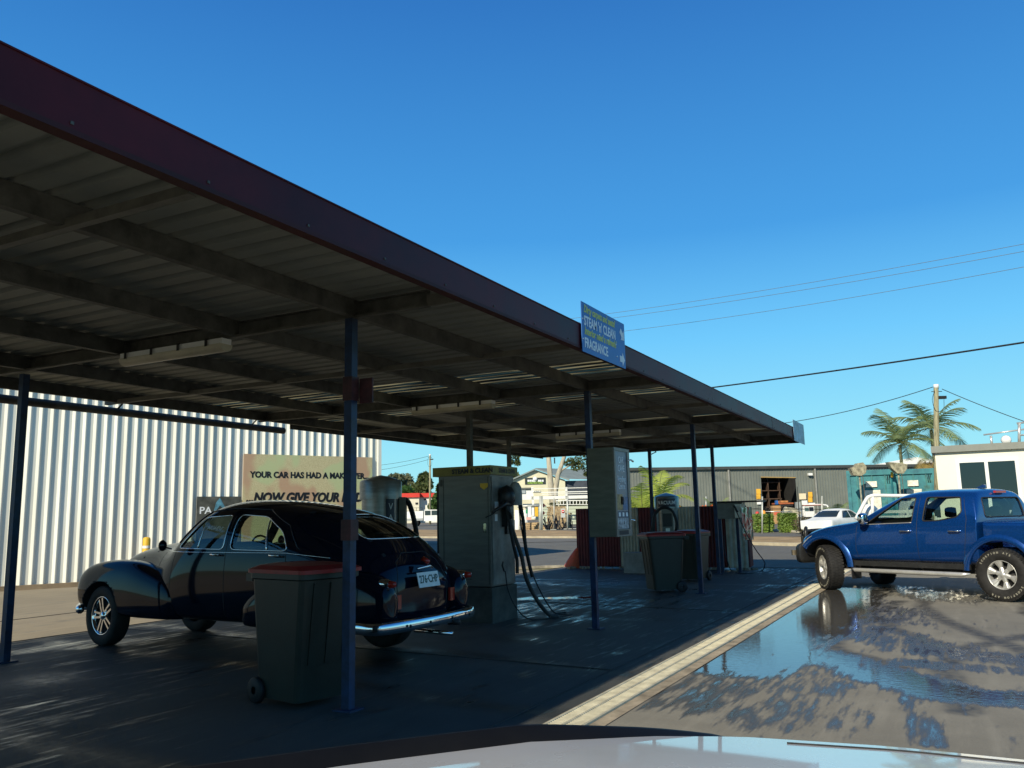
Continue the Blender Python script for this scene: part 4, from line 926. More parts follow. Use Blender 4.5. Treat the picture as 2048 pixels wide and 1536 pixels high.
b=MB();b.box(2.45,2.52,-.66,.66,1.0,1.1);b.build('dashboard',navy,fj)
o=line_on('window_writing',[(2.20-.26*t/40+.012*math.sin(t*1.9),1.325+.022*math.sin(t*1.15)-.004*t/10) for t in range(41)],fjt,MT['whitetxt'],fj,.0025,1,.003);o['label']='faint white script on the front door glass'
b=MB();b.box(3.3,3.42,-.05,.05,1.09,1.13);b.box(3.4,3.52,-.09,.09,1.10,1.125);b.build('bonnet_mascot',MT['blackplastic'],fj)
def fjx(x): return x+.17*sm((x-.2)/1.0)*(1-sm((x-2.85)/1.0))
for o_ in list(fj.children):
    if o_.name.startswith('wheel'):
        m_=o_.matrix_local.copy();m_.translation.x=fjx(m_.translation.x);o_.matrix_local=m_;continue
    if o_.type=='MESH' and not o_.name.startswith(('lettering','number_plate')):
        for v_ in o_.data.vertices: v_.co.x=fjx(v_.co.x)
# ================================================================== blue dual cab ute
blue=mat('metallic blue paint',(.003,.048,.21),.26,.5,.05,30,coat=1.0)
O0=onz(2010,1204);Fp=onz(1660,1180)+np.array([.05,.05,0]);e_=Fp-O0;ya=math.atan2(e_[1],e_[0])
n_=np.array([-math.sin(ya),math.cos(ya),0]);uo=O0-n_*.905
ut=empty('blue_ute',(uo[0],uo[1],gz(uo[0],uo[1])),ya,label='blue dual cab ute with black bull bar and white-lettered tyres on the wet asphalt',cat='ute')
def sec(zb,wb,wm,zbelt,wbelt,wr,zr,wt,zt,zc): return [(0,zb),(wb,zb),(wm-.02,zb+.10),(wm,(zb+zbelt)/2+.05),(wbelt,zbelt),(wr,zr),(wt,zt),(0,zc)]
US=[(.30,sec(.50,.8,.92,1.17,.90,.88,1.22,.60,1.23,1.24)),(.33,sec(.50,.8,.92,1.17,.90,.83,1.40,.60,1.44,1.46)),
    (.38,sec(.50,.8,.92,1.17,.90,.76,1.60,.60,1.68,1.71)),(.50,sec(.50,.8,.92,1.17,.90,.75,1.635,.60,1.71,1.745)),(.9,sec(.50,.8,.925,1.17,.905,.76,1.645,.60,1.725,1.765)),
    (1.4,sec(.50,.8,.925,1.17,.905,.76,1.64,.60,1.72,1.76)),(1.72,sec(.50,.8,.925,1.16,.905,.745,1.58,.60,1.665,1.71)),(2.08,sec(.50,.8,.925,1.15,.905,.79,1.40,.64,1.48,1.53)),
    (2.45,sec(.50,.8,.925,1.12,.90,.835,1.21,.70,1.275,1.31)),(2.56,sec(.50,.8,.925,1.10,.90,.83,1.17,.70,1.225,1.26)),(3.0,sec(.50,.8,.93,1.05,.90,.81,1.125,.66,1.18,1.215)),
    (3.4,sec(.52,.78,.92,.99,.88,.77,1.06,.62,1.11,1.14)),(3.62,sec(.56,.72,.87,.93,.83,.72,.99,.58,1.03,1.06)),(3.74,sec(.60,.66,.78,.88,.74,.66,.93,.54,.96,.98)),(3.79,sec(.64,.55,.66,.84,.62,.55,.88,.45,.90,.92))]
um=cage(US,3);utt=bvh(um)
UI=[(.46,sec(.62,.7,.80,1.17,.80,.68,1.56,.5,1.62,1.64)),(.56,sec(.60,.7,.84,1.17,.83,.69,1.585,.54,1.65,1.68)),(.9,sec(.60,.7,.85,1.17,.84,.70,1.60,.55,1.665,1.70)),(1.4,sec(.60,.7,.85,1.17,.84,.70,1.59,.55,1.66,1.695)),(1.70,sec(.60,.7,.85,1.15,.83,.685,1.52,.55,1.60,1.64)),(2.05,sec(.60,.7,.85,1.12,.83,.72,1.33,.58,1.41,1.46)),(2.30,sec(.62,.7,.84,1.05,.82,.75,1.16,.62,1.22,1.28))]
uin=cage(UI,2)
wF=roundpoly([(2.27,1.175),(1.66,1.60),(1.36,1.61),(1.40,1.205)],.04)
wR=roundpoly([(1.21,1.22),(1.17,1.61),(.60,1.595),(.56,1.36),(.64,1.28),(.95,1.225)],.04)
wB=roundpoly([(-.62,1.27),(-.58,1.58),(.58,1.58),(.62,1.27)],.06)
wW=roundpoly([(-.74,1.27),(-.60,1.63),(.60,1.63),(.74,1.27)],.06)
UWX=(0.0,3.14);UR=.402
def arch(x,z,r): return [(x+r*math.cos(t),z+r*math.sin(t)) for t in [2*math.pi*i/48 for i in range(48)]]
ucuts=[uin,extr(wF,'y',-2,2),extr(wR,'y',-2,2),extr(wB,'x',.1,.7),extr(wW,'x',1.5,2.50)]
for s in(-1,1): ucuts.append(extr(arch(UWX[1],.43,.485),'y',*( (.42,1.3) if s>0 else (-1.3,-.42))))
ub=cutters(um,ucuts)
def udark(c,n):
    if abs(c.y)>.4 and abs(math.hypot(c.x-UWX[1],c.z-.43)-.485)<.012: return True
    if abs(abs(c.y)-.42)<.004: return True
    if .4<c.x<2.4 and c.z>.55: return n.dot(Vector((.3*(c.x-1.3),c.y,c.z-1.1)))<-.02
    return False
dark_inside(ub,blue,MT['interior'],udark);finish('body',ub,ut)
# tub
TS=[(.26,[(0,.55),(.8,.55),(.91,.62),(.92,.9),(.905,1.17),(.88,1.20),(0,1.20)]),(.24,[(0,.55),(.8,.55),(.915,.62),(.925,.9),(.905,1.18),(.88,1.205),(0,1.205)]),(-.3,[(0,.55),(.8,.55),(.92,.62),(.93,.9),(.905,1.18),(.88,1.205),(0,1.205)]),(-1.15,[(0,.55),(.8,.55),(.91,.62),(.92,.9),(.90,1.18),(.87,1.205),(0,1.205)]),(-1.20,[(0,.56),(.78,.56),(.88,.64),(.89,.9),(.87,1.16),(.84,1.19),(0,1.19)])]
tm=cage(TS[::-1],2)
tc=[extr(arch(0,.43,.485),'y',.42,1.3),extr(arch(0,.43,.485),'y',-1.3,-.42),extr([(-1.1,.80),(.18,.80),(.18,1.4),(-1.1,1.4)],'y',-.80,.80)]
tm=cutters(tm,tc);dark_inside(tm,blue,MT['interior'],lambda c,n:(abs(c.y)>.4 and abs(math.hypot(c.x,c.z-.43)-.485)<.012) or abs(abs(c.y)-.42)<.004);finish('tub',tm,ut)
box('chassis',MT['black'],ut,-1.0,3.4,-.42,.42,.36,.50)
for s in(-1,1):
    for x in UWX:
        P=[];yb=.915
        b=MB();vs=[];n=22
        for i in range(n+1):
            t=rad((38 if x>1 else 2)+(142 if x>1 else 176)*i/n)
            cx_,sz=math.cos(t),math.sin(t)
            for rr,yy in((.478,.90),(.480,.938),(.495,.950),(.54,.945),(.585,.915)): vs.append((x+rr*cx_,s*yy,.43+rr*sz*(1.0)))
        b.add(vs,[(i*5+k,i*5+k+1,i*5+6+k,i*5+5+k) for i in range(n) for k in range(4)],True);b.build('wheel_arch_flare',blue,ut)
    patch('side_window',wF,utt,MT['glassclear'],ut,'y',s,-.015);patch('side_window',wR,utt,MT['glassclear'],ut,'y',s,-.015)
    line_on('window_seal',wF,utt,MT['black'],ut,.011,s,-.002,closed=True);line_on('window_seal',wR,utt,MT['black'],ut,.011,s,-.002,closed=True)
    line_on('belt_strip',[(2.26,1.165),(1.40,1.195)],utt,MT['alloy'],ut,.006,s,.006)
    for dg in ([(2.44,1.17),(2.47,.75),(2.44,.56)],[(1.285,1.63),(1.31,1.15),(1.31,.56)],[(.55,1.60),(.48,1.25),(.50,.95),(.56,.58)]): line_on('door_gap',dg,utt,MT['black'],ut,.0045,s,-.0015)
    line_on('sill_gap',[(2.44,.56),(.56,.56)],utt,MT['black'],ut,.005,s,-.001)
    for x in(1.50,.66):
        b=MB();y=s*.925;b.tube([(x+.10,y,1.055),(x+.08,y+s*.035,1.06),(x-.08,y+s*.035,1.062),(x-.10,y,1.06)],[.012,.015,.015,.012],8);b.build('door_handle',MT['chrome'],ut)
    b=MB();b.box(.46,2.52,s*.93,s*.90,.46,.545);b.build('sill_trim',MT['blackplastic'],ut)
    b=MB();b.tube([(2.52,s*.98,.40),(2.46,s*1.0,.385),(.56,s*1.0,.385),(.44,s*.98,.40)],[.02,.036,.036,.012],12);b.build('side_step',MT['alloy'],ut)
    for x in(2.3,1.4,.7): MB().tube([(x,s*.97,.38),(x,s*.6,.45)],.015,6).build('step_bracket',MT['black'],ut)
    b=MB();b.tube([(2.24,s*.90,1.20),(2.22,s*.97,1.22)],.02,8)
    for z,x0 in((0,0),):
        me_=cage([(x,[(0,-h),(w_*.8,-h),(w_,-h*.4),(w_,h*.4),(w_*.8,h),(0,h)]) for x,w_,h in((-.06,.05,.06),(-.05,.09,.10),(.02,.095,.105),(.09,.05,.06))],1)
        b.T=Matrix.Translation((2.20,s*1.045,1.27));b.add([tuple(v.co) for v in me_.vertices],[tuple(p.vertices) for p in me_.polygons],True)
    b.build('wing_mirror',MT['chrome'],ut)
    wheel(ut,UWX[1],s*.80,.40,UR,.265,.222,s,rad(-34),'spoke6',letters=(s>0))
    wheel(ut,UWX[0],s*.80,.40,UR,.265,.222,s,0,'spoke6',letters=(s>0))
    b=MB();b.box(2.58,2.60,s*.66,s*.92,.22,.55);b.build('mud_flap',MT['black'],ut)
    b=MB();b.box(-.60,-.58,s*.66,s*.92,.22,.55);b.build('mud_flap',MT['black'],ut)
    line_on('headlight_rim',roundpoly([(3.42,.98),(3.60,.88),(3.70,.78),(3.58,.80),(3.45,.86)],.03),utt,MT['chrome'],ut,.006,s,.002,closed=True)
    patch('headlight',roundpoly([(3.42,.98),(3.60,.88),(3.70,.78),(3.58,.80),(3.45,.86)],.03),utt,MT['alloy'],ut,'y',s,.004)
    # bull bar side loop
    b=MB();b.tube(spline([(3.66,s*.60,.72),(3.72,s*.64,.92),(3.74,s*.62,1.06),(3.82,s*.50,1.10),(3.88,s*.45,.98),(3.92,s*.44,.72)],8),.034,10);b.build('bull_bar_hoop',MT['blackplastic'],ut)
me_=cage([(3.60,[(0,.50),(.87,.48),(.955,.53),(.96,.66),(.95,.80),(.88,.86),(0,.80)]),(3.68,[(0,.46),(.86,.44),(.95,.48),(.96,.64),(.94,.80),(.86,.86),(0,.83)]),(3.86,[(0,.44),(.72,.44),(.82,.48),(.83,.62),(.82,.76),(.74,.82),(0,.82)]),(4.0,[(0,.46),(.52,.46),(.60,.50),(.60,.62),(.60,.74),(.52,.80),(0,.80)]),(4.04,[(0,.5),(.4,.5),(.46,.54),(.46,.62),(.46,.70),(.4,.76),(0,.76)])],2)
me_.materials.append(MT['blackplastic']);finish('front_bumper',me_,ut)
b=MB();b.tube(spline([(3.96,.44,.80),(3.95,.44,.97),(3.93,.30,1.04),(3.93,-.30,1.04),(3.95,-.44,.97),(3.96,-.44,.80)],8),.034,10);b.build('bull_bar_centre',MT['blackplastic'],ut)
MB().tube([(3.86,.62,1.05),(3.86,.62,1.9)],[.012,.006],6).build('aerial',MT['black'],ut)
b=MB();b.box(3.83,3.90,.60,.88,.60,.70);b.build('indicator_lamp',mat('smoky lamp',(.20,.17,.12),.3,0,.2,9),ut)
patch('rear_window',wB,utt,MT['glassclear'],ut,'x',-1,-.012);line_on('window_seal',wB,utt,MT['black'],ut,.012,-1,-.001,axis='x',closed=True)
patch('windscreen',wW,utt,MT['glassclear'],ut,'x',1,-.012)
box('brake_lamp',MT['red'],ut,.335,.375,-.16,.16,1.655,1.69)
b=MB();b.T=Matrix.Translation((.66,0,1.745));b.prism([(-.09,0),(.07,0),(-.06,.055),(-.09,.05)],-.02,.02,'xz');b.build('roof_fin',blue,ut)
def seat(x,y):
    me=cage([(x-.06,[(0,.75),(.22,.75),(.25,.8),(.23,1.1),(.18,1.22),(.10,1.25),(0,1.25)]),(x+.02,[(0,.75),(.24,.75),(.27,.8),(.25,1.1),(.19,1.24),(.12,1.27),(0,1.27)]),(x+.10,[(0,.75),(.20,.75),(.22,.8),(.2,1.08),(.16,1.18),(.10,1.2),(0,1.2)])],2)
    for v in me.vertices:v.co.y+=y;v.co.x-=(v.co.z-.8)*.25
    hd=cage([(x-.2,[(0,1.26),(.10,1.26),(.13,1.3),(.13,1.38),(.11,1.43),(0,1.44)]),(x-.1,[(0,1.26),(.11,1.26),(.14,1.3),(.14,1.38),(.12,1.44),(0,1.45)]),(x-.06,[(0,1.28),(.09,1.28),(.11,1.3),(.11,1.38),(.09,1.42),(0,1.43)])],2)
    for v in hd.vertices:v.co.y+=y
    b=MB()
    for q in(me,hd): b.add([tuple(v.co) for v in q.vertices],[tuple(p.vertices) for p in q.polygons],True)
    b.build('seat',MT['interior'],ut)
for x,y in((1.55,.38),(1.55,-.38),(.78,.38),(.78,-.38)): seat(x,y)
b=MB();b.tube([(1.98+.06*math.sin(a*math.pi/12),-.37+.18*math.cos(a*math.pi/12),1.12+.17*math.sin(a*math.pi/12)) for a in range(24)],.013,6,closed=True);b.build('steering_wheel',MT['black'],ut)
box('dashboard',MT['interior'],ut,2.05,2.3,-.75,.75,.85,1.08)
b=MB();b.box(1.86,1.88,-.10,.10,1.42,1.48);b.build('rear_view_mirror',MT['black'],ut)
# ================================================================== own vehicle bonnet

own=empty('silver_bonnet_car',(0,0,0),label='front of the silver car the photo is taken from, grey bonnet with black edge guard',cat='car')
silver=mat('silver grey bonnet paint',(.72,.72,.70),.25,.05,.03,3,coat=1.0)
# local frame: heading
hd_=np.array([.97,.243,0]);hl=np.array([-.243,.97,0])
def OP(u,v,D): return pt(u,v,D)
vs=[];NU=48;rows=9
def edge(u): # visible far edge of the bonnet in the photo, solved to 3D along its length
    us=[-500,0,450,700,1060,1300,1480,1780,2048,2500];vv=[1700,1610,1546,1510,1466,1457,1458,1477,1503,1549]
    DD=[.98,1.08,1.20,1.30,1.40,1.46,1.48,1.44,1.36,1.2]
    return float(np.interp(u,us,vv)),float(np.interp(u,us,DD))
b=MB()
for i in range(NU+1):
    u=-500+3000*i/NU;v,D=edge(u);p=OP(u,v,D)
    hz_=np.array([p[0],p[1],0]);r0=p
    for k in range(rows):
        t=k/(rows-1)
        # run back toward the car, crowning slightly
        q=np.array([p[0]*(1-t)+(-.25)*t*.6+p[0]*0*t, p[1]*(1-.9*t)+.9*t*(.15*p[1]), p[2]+.075*math.sin(math.pi*min(1,t*.9)*.5)-.02*t])
        q[0]=p[0]-t*.95;q[1]=p[1]-t*.35
        q[2]=p[2]-.012+.05*math.sin(t*math.pi/2)*(1)
        vs.append(tuple(q))
fs=[(i*rows+k,(i+1)*rows+k,(i+1)*rows+k+1,i*rows+k+1) for i in range(NU) for k in range(rows-1)]
n0=len(vs)
for i in range(NU+1):
    p=vs[i*rows];vs+= [(p[0]+.03,p[1]+.012,p[2]-.02),(p[0]+.045,p[1]+.02,p[2]-.10),(p[0]+.05,p[1]+.02,p[2]-.55)]
for i in range(NU):
    a=n0+3*i;c=a+3
    fs+=[(i*rows,a,c,(i+1)*rows),(a,a+1,c+1,c),(a+1,a+2,c+2,c+1)]
b.add(vs,fs,True);me_=b.mesh('bonnet');bm=bmesh.new();bm.from_mesh(me_);bmesh.ops.recalc_face_normals(bm,faces=bm.faces);bm.to_mesh(me_);bm.free();me_.materials.append(silver);finish('bonnet',me_,own,25)
b=MB();Q=[];T_=[]
for i in range(41):
    u=-500+1975*i/40;v,D=edge(u);p=OP(u,v,D);hgt=.030*min(1,((40-i)/7)**.6+.02)
    Q.append((p[0]-.02,p[1]-.008,p[2]-.022));tp=min(1,(40-i)/9)**.6;T_.append((p[0]+.015,p[1]+.006,p[2]-.022+(.021+.030*.35)*tp))
vs=Q+T_+[(x+.008,y+.003,z) for x,y,z in T_]+[(x+.05,y+.02,z-.02) for x,y,z in Q]
m_=41;fs=[(j*m_+i,j*m_+i+1,(j+1)*m_+i+1,(j+1)*m_+i) for j in range(3) for i in range(40)];b.add(vs,fs,True)
b.build('bonnet_guard',mat('black bonnet guard',(.006,.006,.006),.5,0,.1,9,spec=.2),own)

for t_,nm_ in ((.30,'panel_seam'),):
    L_=[]
    for i in range(NU+1):
        u=-500+3000*i/NU;v,D=edge(u);p=OP(u,v,D)
        if 1500<u<2400: L_.append((p[0]-t_*.12,p[1]-t_*.05,p[2]-.012+.05*math.sin(t_*.13*math.pi/2)+.001))
    MB().tube(L_,.0014,6).build(nm_,MT['black'],own)
for uu in (900,1700):
    p=OP(uu,1500,1.2);b=MB();b.T=Matrix.Translation((p[0]-.35,p[1]-.12,p[2]+.02));b.box(-.02,.02,-.012,.012,0,.012);b.build('washer_jet',MT['blackplastic'],own)
# ================================================================== far things: each root faces the camera (local x right, y away, z up)
FA=math.atan2(RT[1],RT[0])
def root(name,u,D,label,cat,group=None,vb=1040,rz=0,z=None):
    p=pt(u,vb,D);g=gz(p[0],p[1]) if z is None else z
    o=empty(name,(p[0],p[1],g),FA+rz,label,cat,group);o['_b']=0;del o['_b'];return o
def loc(r,u,v,D):
    p=pt(u,v,D);q=Matrix.Rotation(-r.rotation_euler.z,4,'Z')@(Vector(p)-r.location);return q
def lbox(r,name,mt,u0,v0,u1,v1,D,th=.1,dy=0):
    "box whose front face spans the pixel rectangle at depth D"
    a=loc(r,u0,v1,D);c=loc(r,u1,v0,D);x0,x1=sorted((a.x,c.x));z0,z1=sorted((a.z,c.z));y=(a.y+c.y)/2+dy
    return box(name,mt,r,x0,x1,y,y+th,z0,z1)
def leaves(b,cx,cy,cz,rx,ry,rz_,n,s,fl=.55,rng=random):
    for _ in range(n):
        while True:
            x,y,z=rng.uniform(-1,1),rng.uniform(-1,1),rng.uniform(-1,1)
            d=x*x+y*y+z*z
            if d<1 and rng.random()<.35+.65*d: break
        p=Vector((cx+x*rx,cy+y*ry,cz+z*rz_));a=Vector((rng.gauss(0,1),rng.gauss(0,1),rng.gauss(0,.8))).normalized();t=a.cross(Vector((rng.gauss(0,1),rng.gauss(0,1),rng.gauss(0,1)))).normalized()
        k=s*rng.uniform(.6,1.4);m=len(b.v)
        b.v+=[p-a*k,p+t*k*fl,p+a*k,p-t*k*fl];b.f.append((m,m+1,m+2,m+3));b.mi.append(0);b.sm.append(False)
def leafm(name,c1,c2,rough=.6):
    m=mat(name,c1,rough,0,.3,1.2,col2=c2);t=m.node_tree;b=t.nodes['Principled BSDF'];b.inputs['Subsurface Weight'].default_value=0
    n=t.nodes.new('ShaderNodeBsdfTranslucent');n.inputs[0].default_value=tuple(min(1,x*1.5) for x in c1)+(1,);mx=t.nodes.new('ShaderNodeMixShader');mx.inputs[0].default_value=.3
    t.links.new(b.outputs[0],mx.inputs[1]);t.links.new(n.outputs[0],mx.inputs[2]);t.links.new(mx.outputs[0],t.nodes['Material Output'].inputs[0]);return m
LF=dict(olive=leafm('olive gum leaves',(.10,.12,.035),(.045,.06,.018)),green=leafm('mid green leaves',(.07,.14,.025),(.03,.06,.012)),grey=leafm('grey green leaves',(.13,.14,.07),(.06,.07,.035)),
        palm=leafm('palm leaflets',(.25,.31,.14),(.13,.19,.07)),lime=leafm('yellow green palm leaflets',(.36,.42,.07),(.18,.24,.04)),hedge=leafm('hedge leaves',(.22,.32,.06),(.10,.16,.03)),straw=leafm('dry straw fronds',(.42,.32,.11),(.25,.17,.05)))
bark=mat('pale gum bark',(.50,.45,.34),.8,0,.25,3,stretch=(1,1,.3));bark2=mat('brown bark',(.16,.12,.08),.9,0,.3,6)
def tree(name,u,vt,vb,D,wpx,mt,label,seed,n=1400,trunk=True,group='trees beyond the road',ls=None):
    rng=random.Random(seed);r=root(name,u,D,label,'tree',group)
    top=loc(r,u,vt,D).z;base=max(loc(r,u,vb,D).z,top*.15);w_=wpx/1677*D/2
    b=MB();nc=11;ls=ls or D*.0028
    for i in range(nc):
        a=rng.uniform(0,6.28);rr=rng.uniform(.1,.75);zz=rng.uniform(.25,.92) if i else .85
        k=(.34+.25*(1-zz))
        leaves(b,math.cos(a)*rr*w_*(1.2-zz*.5),math.sin(a)*rr*w_,base+(top-base)*zz*.92,w_*k,w_*k,(top-base)*.17,n//nc,ls,.5,rng)
    b.build('crown',mt,r,fix=False)
    b=MB();b.tube([(0,0,-.3),(.1,0,top*.4),(.0,.1,top*.75)],[w_*.07+.08,w_*.05+.05,.04],8)
    for i in range(5):
        a=rng.uniform(0,6.28);b.tube([(.05,0,top*(.3+.08*i)),(math.cos(a)*w_*.4,math.sin(a)*w_*.4,top*(.55+.07*i))],[.07,.03],6)
    b.build('trunk',bark2,r);return r
tree('gum_tree',794,944,1010,150,84,LF['grey'],'hazy grey-green round tree at left behind the vacuum column',1,1500)
tree('gum_tree',838,962,1012,140,64,LF['olive'],'olive tree rising behind the red roofed building',2,1300)
tree('gum_tree',848,942,985,143,30,LF['olive'],'small airy crown of a tall gum left of the timber power pole',3,700)
tree('gum_tree',815,972,1012,135,60,LF['green'],'mid green low tree between the round grey tree and the pole',13,1200)
tree('leafy_tree',880,965,1030,108,36,LF['green'],'bright green tree directly behind the left timber power pole',4,1300)
tree('leafy_tree',1035,945,1000,160,26,LF['olive'],'dark tree top peeking out right of the steam cabinet',5,500)
tree('leafy_tree',1290,1000,1030,150,30,LF['olive'],'low tree behind the coin vacuum',6,300)
tree('leafy_tree',1150,999,1018,87,140,LF['grey'],'wide low scrub beyond the construction yard rails',8,1500,ls=.14)
# gum with pale trunks
r=root('gum_tree',1108,92,'tall smooth barked gum with two pale trunks in the yard','tree',group='trees beyond the road')
b=MB();b.tube([loc(r,1110,1040,92),loc(r,1103,985,92),loc(r,1100,950,92),loc(r,1096,900,92),loc(r,1090,840,92)],[.40,.36,.30,.26,.15],10)
b.tube([loc(r,1110,1040,92),loc(r,1110,985,92),loc(r,1116,950,92),loc(r,1128,915,92),loc(r,1136,860,92)],[.36,.32,.26,.22,.12],10)
b.tube([loc(r,1116,954,92),loc(r,1124,940,92),loc(r,1140,931,92),loc(r,1160,928,92)],[.12,.10,.07,.05],8)
b.build('trunk',bark,r)
rng=random.Random(11);b=MB()
for (u,v,w_,h_) in [(1140,926,14,8),(1155,935,14,8),(1168,925,16,9),(1180,938,13,10),(1150,920,16,7),(1175,948,8,5),(1032,912,9,8),(1022,922,6,9),(1035,925,6,8),(1160,905,20,12),(1120,890,30,14),(1060,885,30,14),(1185,912,16,14),(1200,925,12,12)]:
    c=loc(r,u,v,92);leaves(b,c.x,c.y,c.z,w_*.055,w_*.05,h_*.05,170,.17,.35,rng)
b.build('crown',LF['olive'],r,fix=False)
# left power pole
def pole(u,vt,D,label,rr,lean=0,vb=1045):
    r=root('power_pole',u,D,label,'power pole');top=loc(r,u,vt,D)
    b=MB();b.tube([(lean,0,-.3),(lean+(top.x-lean)*.6,0,top.z*.6),(top.x,0,top.z)],[rr*1.15,rr,rr*.85],12);b.build('timber_pole',mat('weathered timber pole',(.36,.33,.20),.85,0,.3,4,stretch=(4,4,.4)),r)
    b=MB();b.tube([(top.x,0,top.z-.18),(top.x,0,top.z+.03)],rr*.95,12);b.build('cap',MT['white'],r)
    b=MB();b.box(top.x-.05,top.x+rr*3.2,-.1,.1,top.z-.75*rr/.14,top.z-.6*rr/.14);b.tube([(top.x-rr*2,0,top.z-.35),(top.x+rr*2,0,top.z-.35)],.02,6);b.build('crossarm',MT['black'],r)
    b=MB();b.tube(spline([(top.x-rr,-.1,top.z-.3),(top.x-rr*2.4,-.12,top.z-.8),(top.x-rr*1.4,-.12,top.z-1.4),(top.x+rr*1.4,-.12,top.z-1.3),(top.x+rr*2,-.12,top.z-.8)],6),.012,5);b.build('loop_cable',MT['black'],r)
    return r,top
pole(860,909,100,'slim timber power pole between the red roofed building and the steam cabinet',.12)
pr,ptop=pole(1872,770,44,'thick timber power pole among the palms behind the site office',.14,.0)
# wires
def wire(name,A,B,sag,rr,label,mt=None,n=24):
    A=Vector(A);B=Vector(B);P=[A.lerp(B,i/n)-Vector((0,0,sag*4*(i/n)*(1-i/n))) for i in range(n+1)]
    o=empty(name,tuple(A),0,label,'cable');b=MB();b.tube([p-A for p in P],rr,6);b.build('wire',mt or MT['black'],o);return o
wire('overhead_cable',pt(1370,782,34),pt(2130,672,22),.05,.028,'thick black overhead cable crossing the sky above the canopy end')
wire('overhead_cable',pt(1480,856,52),pt(1866,774,44),.35,.02,'thin overhead cable running left from the pole among the palms')
wire('overhead_cable',pt(1884,778,44),pt(2130,870,40),.1,.02,'thin overhead cable falling right from the pole among the palms')
for a,c,l in [((1120,640,60),(2100,478,40),'highest of the faint silvery cables in the upper right sky'),((1130,648,60),(2100,493,40),'middle one of the three faint silvery cables in the sky'),((1200,668,60),(2100,524,40),'lowest of the three faint silvery cables in the sky')]:
    wire('overhead_cable',pt(*a),pt(*c),.25,.012,l,MT['chrome'] if 0 else MT['batten'])
wire('overhead_cable',pt(700,934,104),pt(858,912,100),.3,.02,'upper thin cable leading left from the far timber pole')
wire('overhead_cable',pt(700,945,104),pt(857,919,100),.3,.02,'lower thin cable leading left from the far timber pole')
# red roofed building
r=root('red_roofed_shop',825,112,'low white shop with a bright red roof band at far left','building')
wm=mat('cream render',(.68,.64,.50),.8,0,.06,.6);rm=mat('red roof band',(.62,.035,.02),.5,0,.08,1)
a=loc(r,700,1045,112);c=loc(r,858,994,112)
b=MB();b.box(a.x,loc(r,838,1000,112).x,0,9,-.5,c.z);b.build('wall',wm,r)
b=MB();b.box(loc(r,838,1000,112).x,loc(r,895,1000,112).x,1.2,9,-.5,c.z);b.build('wall',mat('white render',(.75,.74,.66),.8,0,.05,.6),r)
b=MB();b.box(a.x-.3,loc(r,838,1000,112).x+.1,-.3,9,c.z,c.z+.55);b.box(loc(r,838,1000,112).x+.101,loc(r,895,1000,112).x,.9,9,c.z,c.z+.55);b.build('roof_band',rm,r)
lbox(r,'window',MT['interior'],831,1005,836,1009,112,.05,-.06);lbox(r,'logo_disc',MT['blackplastic'],846,997,850,1000,112,.05,1.1)
# distant white dual-cab ute at left (tray ute)
def small_ute(name,u,v,D,label,mt,flip=1,scale=1.0):
    r=root(name,u,D,label,'ute',vb=v)
    r.scale=(scale,)*3
    b=MB();f=flip
    P=[(2.55*f,.55),(2.6*f,1.0),(1.6*f,1.12),(1.05*f,1.72),(-.55*f,1.76),(-.62*f,1.12),(-.62*f,.55)]
    b.prism(P,-.85,.85,'xz');b.build('cab',mt,r)
    b=MB();b.box(min(-.7*f,-2.6*f),max(-.7*f,-2.6*f),-.9,.9,.85,1.62);b.build('canopy_box',mt,r)
    b=MB();b.box(min(-.7*f,-2.6*f),max(-.7*f,-2.6*f),-.92,.92,.62,.84);b.build('tray',MT['alloy'],r)
    for x0,x1,zt in ((-.5,.1,1.64),(.2,.95,1.64)):
        b=MB();b.prism([(x0*f,1.16),(x1*f+(.35*f if x1>.5 else 0),1.16),(x1*f,zt),(x0*f,zt)],-.87,-.852,'xz');b.build('side_window',mat('dark glass',(.04,.06,.06),.1,0,0),r)
    for x in(1.65*f,-1.55*f):
        for y in(-.78,.78):
            b=MB();b.T=Matrix.Translation((x,y,.38));b.lathe([(.2,-.11),(.37,-.11),(.38,-.05),(.38,.08),(.3,.11)],24,'y');w_=b.build('wheel',MT['tyre'],r)
            b=MB();b.T=Matrix.Translation((x,y,.38));b.lathe([(0,-.115),(.1,-.12),(.22,-.112)],16,'y');b.build('hub',MT['alloy'],w_)
    b=MB();b.box(-2.6*f if f<0 else -2.6,-.75 if f>0 else 2.6,-.9,-.86,1.62,1.66)
    for x in(-2.6,-2.0,-1.4,-.8): b.box(x*f-.02,x*f+.02,-.9,-.86,1.62,1.98)
    b.box(min(-2.6*f,-.8*f),max(-2.6*f,-.8*f),-.9,-.86,1.95,1.98);b.build('rack',MT['black'],r)
    return r
small_ute('tray_ute',861,1051,91,'white dual cab work ute parked far left by the dirt verge',MT['white'],1)
o=bpy.data.objects
